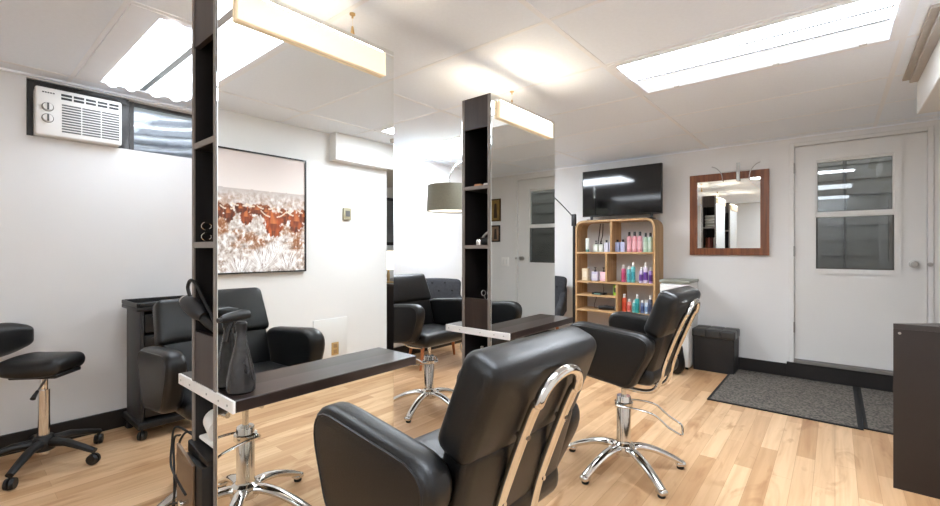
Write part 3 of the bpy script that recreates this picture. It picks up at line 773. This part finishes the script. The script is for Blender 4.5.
mb = MB(); mb.sweep(crom([(x+.03, 4.835, 1.44), (x+.02, 4.84, 1.3), (x-.01, 4.835, 1.2), (x-.02, 4.84, 1.122)], 6), .005, 6); obj('strand', mb, 'cord', t)

# TV
t = thing('television', 'black flat television standing on top of the oak shelf unit', 'television', (-1.793, 4.70, bz1))
mb = MB(); mb.box((-.433, -.012, .045), (.433, .028, .563), .004, 2); mb.box((-.25, .028, .12), (.25, .06, .42), .01, 2); obj('housing', mb, 'plastic', t)
mb = MB(); mb.box((-.425, -.0135, .058), (.425, -.0115, .556)); obj('screen', mb, 'screen', t)
for s in (-1, 1):
    mb = MB(); mb.box((s*.33-.012, -.10, 0), (s*.33+.012, .10, .008), .002, 1); mb.box((s*.33-.01, -.01, .006), (s*.33+.01, .02, .05), .002, 1); obj('foot', mb, 'plastic', t)

# wall mirror
t = thing('wall_mirror', 'framed mirror with reddish brown wood frame between television and door', 'mirror', (-.80, YB, 1.09))
o_ = [(-.335, 0), (.335, 0), (.335, .80), (-.335, .80)]; fw = .068
i_ = [(-.335+fw, fw), (.335-fw, fw), (.335-fw, .80-fw), (-.335+fw, .80-fw)]
mb = MB(); mb.ring_prism(o_, i_, 'xz', -.028, 0); obj('frame', mb, 'walnut', t)
mb = MB(); mb.box((-.335+fw-.01, -.013, fw-.01), (.335-fw+.01, -.009, .80-fw+.01)); obj('mirror_glass', mb, 'mirror', t)
t = thing('hook_rack', 'wire hook rack with metal plate hanging over the top of the wall mirror', 'hook', (-.78, YB-.03, 1.90))
mb = MB(); mb.box((.055, -.006, -.10), (.085, -.001, .075), .002, 1); mb.box((.055, -.006, -.012), (.085, .03, -.006+.003)); obj('plate', mb, 'satin', t)
for dx, sg in ((-.10, -1), (.20, 1)):
    mb = MB(); mb.sweep(crom([(dx+.04*sg*-1, -.004, -.09), (dx+.03*-sg, -.012, -.02), (dx+.01*sg, -.02, .035), (dx+.05*sg, -.03, .055)], 5), .004, 8); mb.sweep([(dx-.03*sg, -.006, -.005), (.07, -.006, -.005)], .002, 6); obj('wire_hook', mb, 'satin', t)

# ------------------------------------------------------------------ fridge, bag, ottoman, mats, desk
t = thing('mini_fridge', 'white mini fridge between the oak shelf unit and the black storage cube', 'fridge', (-1.19, 4.65, 0))
mb = MB(); mb.box((-.13, -.12, .02), (.13, .20, .82), .008, 2); obj('body', mb, 'acw', t)
mb = MB(); mb.box((-.13, -.16, .03), (.13, -.124, .81), .008, 2); d = obj('door', mb, 'acw', t)
mb = MB(); mb.box((-.135, -.165, .822), (.14, .20, .85), .006, 2); obj('top', mb, 'green_top', t)
mb = MB()
for sx in (-1, 1):
    for sy in (-.1, .16): mb.cyl((sx*.1, sy, 0), (sx*.1, sy, .022), .015, n=12)
obj('foot', mb, 'rubber', t)
t = thing('tote_bag', 'black bag on the floor in front of the white fridge', 'bag', (-1.19, 4.33, 0))
def slump(v): return Vector((v.x*(1-.5*max(0, v.z+.1)), v.y*(1-.9*max(0, v.z+.1)), v.z))+Vector((noise.noise(v*9)*.012, noise.noise(v*9+Vector((5, 0, 0)))*.012, 0))
mb = MB(); mb.cushion((0, 0, .15), (.26, .17, .30), .07, (.01, .02, 0), None, slump); obj('body', mb, 'leather', t)
mb = MB(); mb.sweep(crom([(-.06, 0, .28), (-.05, 0, .36), (.05, 0, .36), (.06, 0, .28)], 6), .006, 8, up=(0, 1, 0)); obj('strap', mb, 'leather2', t)
t = thing('storage_ottoman', 'black folding storage cube with quilted lid, left of the doormat', 'ottoman', (-.875, 4.73, 0))
mb = MB(); mb.box((-.17, -.135, 0), (.17, .12, .325), .004, 1); obj('body', mb, mat('black_faux_leather', (19, 18, 19), .5, var=.1, bump=.15), t)
mb = MB()
for i in range(3):
    for j in range(2): mb.cushion((-.119+.119*i, -.078+.134*j, .355), (.121, .136, .075), .012, (0, 0, .004), n=3, cn=3)
obj('lid', mb, mat('black_faux_leather_lid', (50, 49, 48), .38, var=.1, bump=.15), t)

mb = MB(); mb.box((-.735, 3.735, 0), (.125, 4.835, .008), .002, 1); r_ = obj('doormat', mb, 'rug')
solo(r_, 'grey woven doormat with black edge in front of the door', 'doormat')
mb = MB(); mb.ring_prism([(-.75, 3.72), (.14, 3.72), (.14, 4.842), (-.75, 4.842)], [(-.733, 3.737), (.112, 3.737), (.112, 4.833), (-.733, 4.833)], 'xy', 0, .009); obj('border', mb, 'rubber', r_)
mb = MB(); mb.box((.16, 3.76, 0), (.95, 4.835, .008), .002, 1); r_ = obj('doormat', mb, 'rug')
solo(r_, 'second grey woven doormat, between the first mat and the dark desk', 'doormat')
mb = MB(); mb.ring_prism([(.141, 3.75), (.97, 3.75), (.97, 4.842), (.141, 4.842)], [(.162, 3.765), (.95, 3.765), (.95, 4.833), (.162, 4.833)], 'xy', 0, .009); obj('border', mb, 'rubber', r_)

t = thing('reception_desk', 'dark brown laminate desk at the right edge of the room', 'desk', (.215, 2.92, 0))
dp = [(0, 0), (1.25, 0), (1.25, .80), (.95, .80)]
mb = MB(); mb.prism(dp, 'xy', 0, .765, 0); obj('body', mb, mat('dark_brown_laminate', (38, 31, 29), .4, var=.06), t)
mb = MB(); mb.prism(dp, 'xy', .765, .79, .001, 1); obj('top', mb, mat('desk_top_laminate', (52, 46, 44), .35, var=.06), t)
mb = MB(); mb.lathe([(.006, 0), (.006, .001), (0, .0015)], n=12, Mx=TR(.022, 0, .745) @ RX(PI/2)); obj('screw', mb, 'satin', t)
t = thing('table_lamp', 'small lit table lamp with white shade on the desk, seen in the near mirror edge', 'lamp', (.95, 3.06, .79))
mb = MB(); mb.lathe([(0, 0), (.06, 0), (.06, .01), (.012, .02), (.02, .07), (.01, .12), (.008, .16), (0, .16)], n=20); obj('base', mb, 'brass', t)
mb = MB(); mb.lathe([(.085, .14), (.07, .34)], n=24); obj('lamp_shade', mb, 'lampw', t)
t = thing('wall_picture', 'dark framed panel on the alcove wall behind the desk lamp', 'picture', (XA, 3.55, 1.2))
mb = MB(); mb.box((-.025, -.4, 0), (0, .4, .62), .003, 1); obj('frame', mb, 'plastic', t)
mb = MB(); mb.box((-.027, -.36, .04), (-.024, .36, .58)); obj('print', mb, mat('grey_print', (96, 98, 100), .5, var=.3, scale=5), t)
for nm, z0, h, c1, c2, lab in (('upper', 1.545, .285, (150, 120, 60), (60, 44, 26), 'small gilt picture with a dark figure, the upper of two beside the door'), ('lower', 1.262, .205, (150, 120, 96), (60, 50, 46), 'small dark framed photo, the lower of two beside the door')):
    t = thing('framed_picture', lab, 'picture', (.91, YB, z0), 0, 'two small pictures beside the door')
    w = .15 if nm == 'upper' else .13
    mb = MB(); mb.ring_prism([(-w/2-.012, -.012), (w/2+.012, -.012), (w/2+.012, h+.012), (-w/2-.012, h+.012)], [(-w/2+.006, .006), (w/2-.006, .006), (w/2-.006, h-.006), (-w/2+.006, h-.006)], 'xz', -.018, 0); obj('frame', mb, 'base' if nm == 'lower' else mat('dark_gilt', (96, 78, 44), .4, .3), t)
    mb = MB(); mb.box((-w/2, -.008, 0), (w/2, -.004, h)); obj('print', mb, mat('print_'+nm, c1, .5, var=.35, scale=8), t)
    mb = MB(); mb.prism(rpoly([(-w*.2, h*.12), (w*.22, h*.12), (w*.12, h*.8), (-w*.1, h*.84)], .01, 4), 'xz', -.0095, -.008); obj('figure', mb, mat('fig_'+nm, c2, .5, var=.2), t)

# ------------------------------------------------------------------ floor lamp
lx, ly = -2.189, 4.40
t = thing('arc_floor_lamp', 'black floor lamp with boom arm and olive grey drum shade between the stations', 'floor lamp', (lx, ly, 0))
mb = MB(); mb.lathe([(0, 0), (.13, 0), (.13, .012), (.02, .022), (0, .022)], n=28); obj('base', mb, 'plastic', t)
mb = MB(); mb.sweep([(0, 0, .015), (0, 0, 1.50)], .015, 14); mb.box((-.022, -.022, 1.40), (.022, .022, 1.53), .006, 2); obj('pole', mb, 'plastic', t)
sx, sy, sz = -2.81, 3.08, 1.505
dx, dy = sx-lx, sy-ly
mb = MB(); arm = crom([(0, 0, 1.49), (dx*.16, dy*.16, 1.68), (dx*.4, dy*.4, 1.90), (dx*.7, dy*.7, 2.03), (dx*.92, dy*.92, 1.99), (dx, dy, 1.86), (dx, dy, 1.76)], 6)
k = 10
mb.sweep(arm[:k], .006, 8); obj('boom_arm', mb, 'plastic', t)
mb = MB(); mb.sweep(arm[k-1:], .006, 8); obj('boom_arm', mb, 'chrome', t)
n = 32; mb = MB()
mb.lathe([(.225, sz-0), (.215, sz+.245), (.212, sz+.245), (.222, sz), (.225, sz)], (dx, dy, 0), n=36, cap=False); sh = obj('lamp_shade', mb, 'shade', t)
mb = MB(); mb.lathe([(0, sz+.012), (.220, sz+.012), (.220, sz+.016), (0, sz+.016)], (dx, dy, 0), n=36); obj('diffuser', mb, emit('lamp_diffuser', (255, 246, 232), .5), sh)
mb = MB(); mb.lathe([(0, sz+.235), (.213, sz+.235), (.213, sz+.24), (0, sz+.24)], (dx, dy, 0), n=36); obj('top_disc', mb, 'shade', sh)

# ------------------------------------------------------------------ velvet armchairs
def armchair(label, loc, rot):
    t = thing('tufted_armchair', label, 'armchair', loc, rot, 'charcoal tufted armchairs')
    mb = MB(); mb.cushion((.02, 0, .37), (.52, .52, .15), .05, (0, 0, .02)); obj('seat', mb, 'velvet', t)
    def cv(v): return Vector((v.x+.55*v.y*v.y, v.y*(1-.12*(-v.z/.3)), v.z - .10*v.y*v.y/.09*.3))
    def cvt(v):
        v = cv(v)
        return v
    mb = MB(); mb.cushion((0, 0, 0), (.10, .60, .52), .045, (.012, 0, 0), TR(-.26, 0, .58) @ RY(d2(-12)), cvt, n=10); bk = obj('backrest', mb, 'velvet', t)
    mb = MB()
    for r in range(3):
        for c in range(4 if r % 2 else 3):
            y = (c-(1.5 if r % 2 else 1))*.14; z = .62+r*.085
            x = -.26+.055-.2126*(z-.58)+.55*y*y+.008
            mb.lathe([(.012, 0), (.010, .005), (0, .007)], n=10, Mx=TR(x, y, z) @ RY(PI/2))
    obj('tufting_button', mb, 'rubber', bk)
    for s in (-1, 1):
        mb = MB(); mb.prism(rpoly([(-.28, .40), (.22, .36), (.20, .50), (-.10, .58), (-.32, .74)], [.03, .05, .05, .08, .04], 5), 'xz', s*.25, s*.32, .025, 3); obj('armrest', mb, 'velvet', t)
    for sx in (-1, 1):
        for sy in (-1, 1):
            mb = MB(); mb.sweep([(sx*.19, sy*.2, .31), (sx*.25, sy*.25, 0)], [(.022, .022), (.012, .012)], 12); obj('leg', mb, 'leg', t)
    return t
armchair('charcoal tufted armchair with wooden legs behind the chair at the farther station', (-3.10, 3.22, 0), d2(-30))
armchair('charcoal tufted armchair in the corner beside the oak shelf unit', (-2.66, 4.38, 0), d2(-70))
# ------------------------------------------------------------------ things on the stations
# spray bottle on the near counter
t = thing('spray_bottle', 'smoky dark spray bottle with trigger on the nearer counter, against the mirror', 'spray bottle', (-1.328, .553, .731), d2(-75))
mb = MB(); mb.lathe([(0, 0), (.033, 0), (.038, .006), (.039, .035), (.032, .075), (.019, .13), (.0135, .165), (.0135, .18), (0, .18)], n=24); obj('body', mb, 'smoke', t)
mb = MB(); mb.lathe([(.016, .178), (.016, .20), (.011, .205), (0, .205)], n=16); mb.sweep([(-.025, 0, .222), (.0, 0, .224), (.05, 0, .220), (.062, 0, .218)], [(.010, .012), (.013, .016), (.011, .013), (.008, .009)], 12); h_ = obj('spray_head', mb, 'plastic', t)
mb = MB(); mb.sweep(crom([(.03, 0, .21), (.042, 0, .185), (.050, 0, .155)], 4), [(.006, .004)]*9, 8); obj('trigger', mb, 'plastic', h_)
mb = MB(); mb.sweep([(.060, 0, .218), (.072, 0, .217)], .007, 12); obj('nozzle', mb, 'plasticg', h_)
# hair dryer in the near end bin
t = thing('hair_dryer', 'black hair dryer with looped cord lying in the near end shelf', 'hair dryer', (-1.50, .52, .889))
mb = MB(); mb.sweep([(-.095, -.022, .088), (-.06, -.02, .080), (-.01, -.015, .062), (.015, -.01, .05)], [(.022, .022), (.027, .027), (.026, .026), (.016, .016)], 18); obj('barrel', mb, 'plasticg', t)
mb = MB(); mb.sweep([(-.02, -.01, .06), (.03, .0, .032), (.07, .01, .012)], [(.018, .018), (.017, .017), (.013, .013)], 14); obj('handle', mb, 'plastic', t)
mb = MB(); mb.sweep([(-.112, -.024, .093), (-.094, -.022, .088)], [(.016, .016), (.021, .021)], 16); obj('nozzle', mb, 'satin', t)
mb = MB(); mb.sweep(crom([(-.075, -.02, .105), (-.095, -.02, .135), (-.07, -.02, .158), (-.035, -.015, .148), (.0, -.01, .11), (.04, 0, .06), (.068, .01, .012)], 6), .0055, 8); obj('cord', mb, 'cord', t)
# scissors on a shelf
def scissors(lab, loc, rot, m='chrome'):
    t = thing('scissors', lab, 'scissors', loc, 0, 'scissors on the station shelves', rot)
    for s in (-1, 1):
        mb = MB(); mb.sweep([(0, 0, 0), (s*.004, .0, .09)], [(.005, .002), (.0015, .001)], 8); mb.sweep([(0, 0, 0), (s*.012, 0, -.04)], [(.003, .003), (.003, .003)], 8)
        mb.sweep([(s*.016+.011*math.cos(2*PI*i/14), 0, -.053+.014*math.sin(2*PI*i/14)) for i in range(14)], .0025, 6, True, up=(0, 1, 0)); obj('blade', mb, m, t)
scissors('chrome ring-handled scissors standing in the shelf above the hair dryer', (-1.47, .565, 1.200), Matrix(((0, 1, 0), (0, 0, 1), (1, 0, 0))).to_euler())
# paper roll, cloth, tool box below near counter
t = thing('paper_roll', 'white paper roll lying under the nearer counter', 'paper roll', (-1.50, .555, .558), d2(-12))
mb = MB(); mb.ring_prism([(.037*math.cos(2*PI*i/28), .037+.037*math.sin(2*PI*i/28)) for i in range(28)], [(.014*math.cos(2*PI*i/28), .037+.014*math.sin(2*PI*i/28)) for i in range(28)], 'yz', -.04, .07); obj('paper', mb, 'paper', t)
mb = MB(); mb.ring_prism([(.014*math.cos(2*PI*i/20), .037+.014*math.sin(2*PI*i/20)) for i in range(20)], [(.012*math.cos(2*PI*i/20), .037+.012*math.sin(2*PI*i/20)) for i in range(20)], 'yz', -.0405, .0705); obj('core', mb, 'card', t)
t = thing('tool_holder', 'bronze and black hot tool holder at the near end of the station, with cords', 'tool holder', (-1.52, .49, .18))
mb = MB(); mb.box((-.072, -.022, 0), (.065, -.014, .325), .002, 1); mb.prism([(-.072, .325), (.065, .325), (-.072, .355)], 'xz', -.022, -.014); obj('front_plate', mb, 'bronze', t)
mb = MB(); mb.box((-.045, -.014, 0), (.115, .14, .33), .006, 2); mb.prism([(-.045, .33), (.115, .33), (.115, .345), (-.045, .365)], 'xz', .0, .14, .004, 2); obj('body', mb, 'plastic', t)
mb = MB(); mb.lathe([(.006, 0), (.006, .015), (.011, .017), (.011, .024), (0, .024)], n=14, Mx=TR(.03, -.022, .21) @ RX(PI/2)); obj('knob', mb, 'chrome', t)
mb = MB(); mb.cushion((0, 0, 0), (.145, .10, .012), .005, Mx=TR(-1.475, .565, .552)); solo(obj('towel', mb, 'paper'), 'folded white cloth under the paper roll', 'towel')
t = thing('loose_cable', 'tangled black cords hanging from the tool holder to the floor', 'cord')
for pts in ([(-1.56, .52, .552), (-1.61, .50, .555), (-1.65, .49, .50), (-1.64, .485, .42), (-1.66, .48, .33), (-1.70, .48, .18), (-1.76, .5, .006)],
            [(-1.55, .51, .552), (-1.64, .48, .57), (-1.645, .47, .51), (-1.60, .455, .47), (-1.53, .45, .45), (-1.49, .462, .41)],
            [(-1.50, .45, .39), (-1.57, .44, .36), (-1.64, .46, .28), (-1.66, .47, .20), (-1.62, .46, .10), (-1.60, .46, .006)],
            [(-1.60, .48, .555), (-1.66, .48, .52), (-1.62, .47, .40), (-1.60, .46, .22), (-1.63, .45, .006)]):
    mb = MB(); mb.sweep(crom(pts, 7), .0035, 7); obj('strand', mb, 'cord', t)
# towels and tubes on the far-end shelves of the farther station (seen in the wall mirror)
for i in range(4):
    t = thing('rolled_towel', ['lowest', 'second', 'third', 'topmost'][i]+' of four rolled white towels on the end shelf seen in the wall mirror', 'towel', (-1.446, 2.32, 1.478+.0465*i), 0, 'rolled towels on the end shelf')
    mb = MB(); mb.sweep([(-.064, 0, .023), (.064, 0, .023)], [(.05, .023)]*2, 18); mb.sweep([(-.066, 0, .023), (.066, 0, .023)], [(.02, .009)]*2, 12); obj('roll', mb, 'paper', t)
for i, (c, nm) in enumerate((((150, 92, 70), 'copper'), ((196, 120, 110), 'salmon'), ((120, 60, 52), 'dark red'), ((206, 190, 176), 'beige'))):
    bottle(-1.50+i*.036, 2.32, 1.168, .20, .032, c, K, nm+' bottle on the end shelf seen in the wall mirror', 'bottles on the end shelf')
# items on far station
t = thing('hair_clip', 'small orange and white clips on the upper shelf of the farther station', 'clip', (-1.44, 1.83, 1.478), .2)
mb = MB(); mb.cushion((-.02, 0, .008), (.045, .03, .016), .006); obj('body', mb, pm((206, 150, 110)), t)
mb = MB(); mb.cushion((.03, .005, .009), (.04, .03, .018), .006); obj('clasp', mb, pm((226, 220, 210)), t)
t = thing('hair_trimmer', 'silver and black trimmer on the middle shelf of the farther station', 'hair trimmer', (-1.415, 1.83, 1.168), .3)
mb = MB(); mb.cushion((0, 0, .02), (.09, .05, .04), .018); obj('body', mb, 'plastic', t)
mb = MB(); mb.sweep(crom([(-.02, 0, .035), (.0, 0, .06), (.03, 0, .075), (.035, .01, .10)], 5), [(.007, .007)]*16, 10); obj('handle', mb, 'satin', t)
mb = MB(); mb.lathe([(0, 0), (.018, 0), (.02, .02), (.015, .03), (0, .03)], (-.03, -.02, .0), n=14); obj('guard', mb, 'chrome', t)
scissors('silver scissors poking out of the bin at the farther station', (-1.40, 1.815, .865), (PI, 0, .9), 'satin')
t = thing('comb_tub', 'black tub of pale combs and brushes under the farther counter', 'tub', (-1.44, 1.85, .06))
mb = MB(); mb.lathe([(0, 0), (.055, 0), (.065, .42), (.061, .42), (.052, .01), (0, .01)], n=20); obj('body', mb, 'plastic', t)
for i in range(5):
    mb = MB(); a = i*1.3; mb.sweep([(.02*math.cos(a), .02*math.sin(a), .05), (.04*math.cos(a), .04*math.sin(a), .50+.03*(i % 3))], [(.004, .004), (.009, .004)], 8); obj('comb', mb, pm((220, 218, 212)) if i % 2 == 0 else 'satin', t)
t = thing('towel_ring', 'thin metal ring holder on the side of the farther station', 'ring', (-1.541, 1.85, .60))
mb = MB(); mb.box((-.012, -.01, -.012), (0, .01, .012), .002, 1); obj('bracket', mb, 'satin', t)
mb = MB(); mb.sweep([(-.012-.03+.03*math.cos(2*PI*i/20), 0, -.0+.03*math.sin(2*PI*i/20)) for i in range(20)], .003, 6, True, up=(0, 1, 0)); obj('ring', mb, 'satin', t)

# ------------------------------------------------------------------ cattle picture on the right wall
def lerp(a, b, t): t = max(0, min(1, t)); return tuple(x+(y-x)*t for x, y in zip(a, b))
COWS = [(.06, .50, .06, .075, .7), (.16, .49, .06, .07, .8), (.26, .50, .05, .065, .6), (.335, .515, .05, .075, .7), (.475, .535, .052, .085, .95), (.57, .475, .075, .055, .75), (.43, .47, .05, .045, .7), (.64, .49, .06, .06, .8), (.80, .515, .05, .07, .75), (.915, .555, .075, .105, .9), (.99, .51, .05, .07, .8), (.705, .585, .085, .125, 1.05)]
def art(s, v):   # s across, v down (0 top .. 1 bottom), sRGB
    n1 = noise.fractal(Vector((s*6, v*9, 1)), .8, 2.1, 5); n2 = noise.fractal(Vector((s*34, v*26, 7)), .6, 2.1, 5); n3 = noise.noise(Vector((s*90, v*34, 3)))
    if v < .31+.006*noise.noise(Vector((s*20, 0, 5))):
        c = lerp((206, 192, 186), (226, 216, 210), v/.31)
    else:
        f = (v-.31)/.69
        c = lerp((196, 184, 178), (206, 194, 186), f)
        c = lerp(c, (150, 92, 54), max(0, n1*1.6+.30-.35*abs(s-.35))*min(1, f*2.2)*(1 if f < .72 else .3))
        c = lerp(c, (250, 249, 248), max(0, n2*1.8+.14)*(.35+.65*f))
        c = lerp(c, (92, 70, 58), max(0, -n2*1.1-.14)*(.35+.6*f))
        c = lerp(c, (236, 232, 228), max(0, n3)*.5*f)
        if f < .10: c = lerp((188, 176, 170), c, f/.10)
    for (cx, cy, rx, ry, br) in COWS:
        d = ((s-cx)/rx)**2+((v-cy)/ry)**2
        if d < 2.6:
            d1 = d+n2*.5
            if d1 < 1:
                k = noise.noise(Vector((s*60, v*16, cx*30)))
                base = lerp((104, 42, 16), (196, 96, 42), .5+.8*k)
                base = lerp(base, (226, 148, 92), max(0, (cy-v)/ry-.35)*.7)
                base = tuple(x*br for x in base)
                hw = ((s-cx)/(rx*.40))**2+((v-cy+ry*.05)/(ry*.55))**2
                if hw < 1: base = lerp(base, (214, 128, 72) if v < cy else (120, 56, 28), .55*(1-hw)+.2)
                if v > cy+ry*.5 and abs(abs(s-cx)/rx-.35) > .16: base = lerp(base, (64, 36, 24), .45)
                c = lerp(c, base, min(1, (1-d1)*4))
            q = abs(s-cx)/rx; hy = cy-ry*.48-ry*.42*max(0, q-.35)**2
            if .32 < q < 1.3 and abs(v-hy) < .0065 and br > .65: c = lerp(c, (232, 214, 192), .9)
    if v > .70:
        for bxx, byy, br_ in ((.62, .88, .17), (.84, .90, .13), (.42, .93, .12), (.73, .80, .10)):
            d = math.hypot((s-bxx), (v-byy)*1.25)/br_
            if d < 1:
                a = math.atan2(v-byy-.12, s-bxx); k = noise.noise(Vector((a*26, d*3, bxx*9)))
                c = lerp(c, lerp((252, 251, 250), (128, 104, 92), max(0, -k*1.9)), (1-d)*1.5)
    return c
P0, P1, Q0, Q1 = 1.0, 1.905, .967, 1.876
t = thing('wall_art', 'large framed print of red brown highland cattle in frosty grass, seen in the near mirror', 'picture', (XR, (P0+P1)/2, Q0))
w = P1-P0; h = Q1-Q0
mb = MB(); mb.ring_prism([(-w/2, 0), (w/2, 0), (w/2, h), (-w/2, h)], [(-w/2+.010, .010), (w/2-.010, .010), (w/2-.010, h-.010), (-w/2+.010, h-.010)], 'yz', -.032, 0); obj('frame', mb, 'plastic', t)
NX, NY = 230, 230
mb = MB(); gv = []
for j in range(NY+1):
    gv.append([mb.bm.verts.new((-.022, -w/2+.006+(w-.012)*i/NX, .006+(h-.012)*j/NY)) for i in range(NX+1)])
for j in range(NY):
    for i in range(NX): mb.bm.faces.new((gv[j][i], gv[j+1][i], gv[j+1][i+1], gv[j][i+1]))
am = bpy.data.materials.new('cattle_print'); am.use_nodes = True
an = am.node_tree.nodes; at = an.new('ShaderNodeAttribute'); at.attribute_name = 'print_colour'
am.node_tree.links.new(at.outputs['Color'], an['Principled BSDF'].inputs['Base Color']); an['Principled BSDF'].inputs['Roughness'].default_value = .6
pr = obj('print', mb, am, t)
ca = pr.data.color_attributes.new('print_colour', 'FLOAT_COLOR', 'POINT')
flat = []
for j in range(NY+1):
    for i in range(NX+1): flat += [*lin(art(i/NX, 1-j/NY)), 1.0]
ca.data.foreach_set('color', flat)
mb = MB(); mb.box((-.0215, -w/2+.006, .006), (-.004, w/2-.006, h-.006)); obj('backing', mb, 'plastic', t)

# ------------------------------------------------------------------ camera, world, view
cam = bpy.data.cameras.new('camera'); co = bpy.data.objects.new('camera', cam); COL.objects.link(co)
co.location = (0, 0, 1.145); co.rotation_euler = (PI/2, 0, math.atan2(.640, .768))
cam.sensor_fit = 'HORIZONTAL'; cam.sensor_width = 36; cam.lens = 438/940*36; cam.shift_y = -3.5/940; cam.clip_start = .02
SC.camera = co
w_ = bpy.data.worlds.new('world'); SC.world = w_; w_.use_nodes = True
bg = w_.node_tree.nodes['Background']; bg.inputs['Color'].default_value = (1.0, .98, .95, 1); bg.inputs['Strength'].default_value = 4.0
SC.view_settings.view_transform = 'Standard'; SC.view_settings.look = 'None'; SC.view_settings.gamma = 1; SC.view_settings.use_curve_mapping = False
SC.view_settings.exposure = 1.62
SC.cycles.max_bounces = 14; SC.cycles.diffuse_bounces = 9; SC.cycles.glossy_bounces = 8
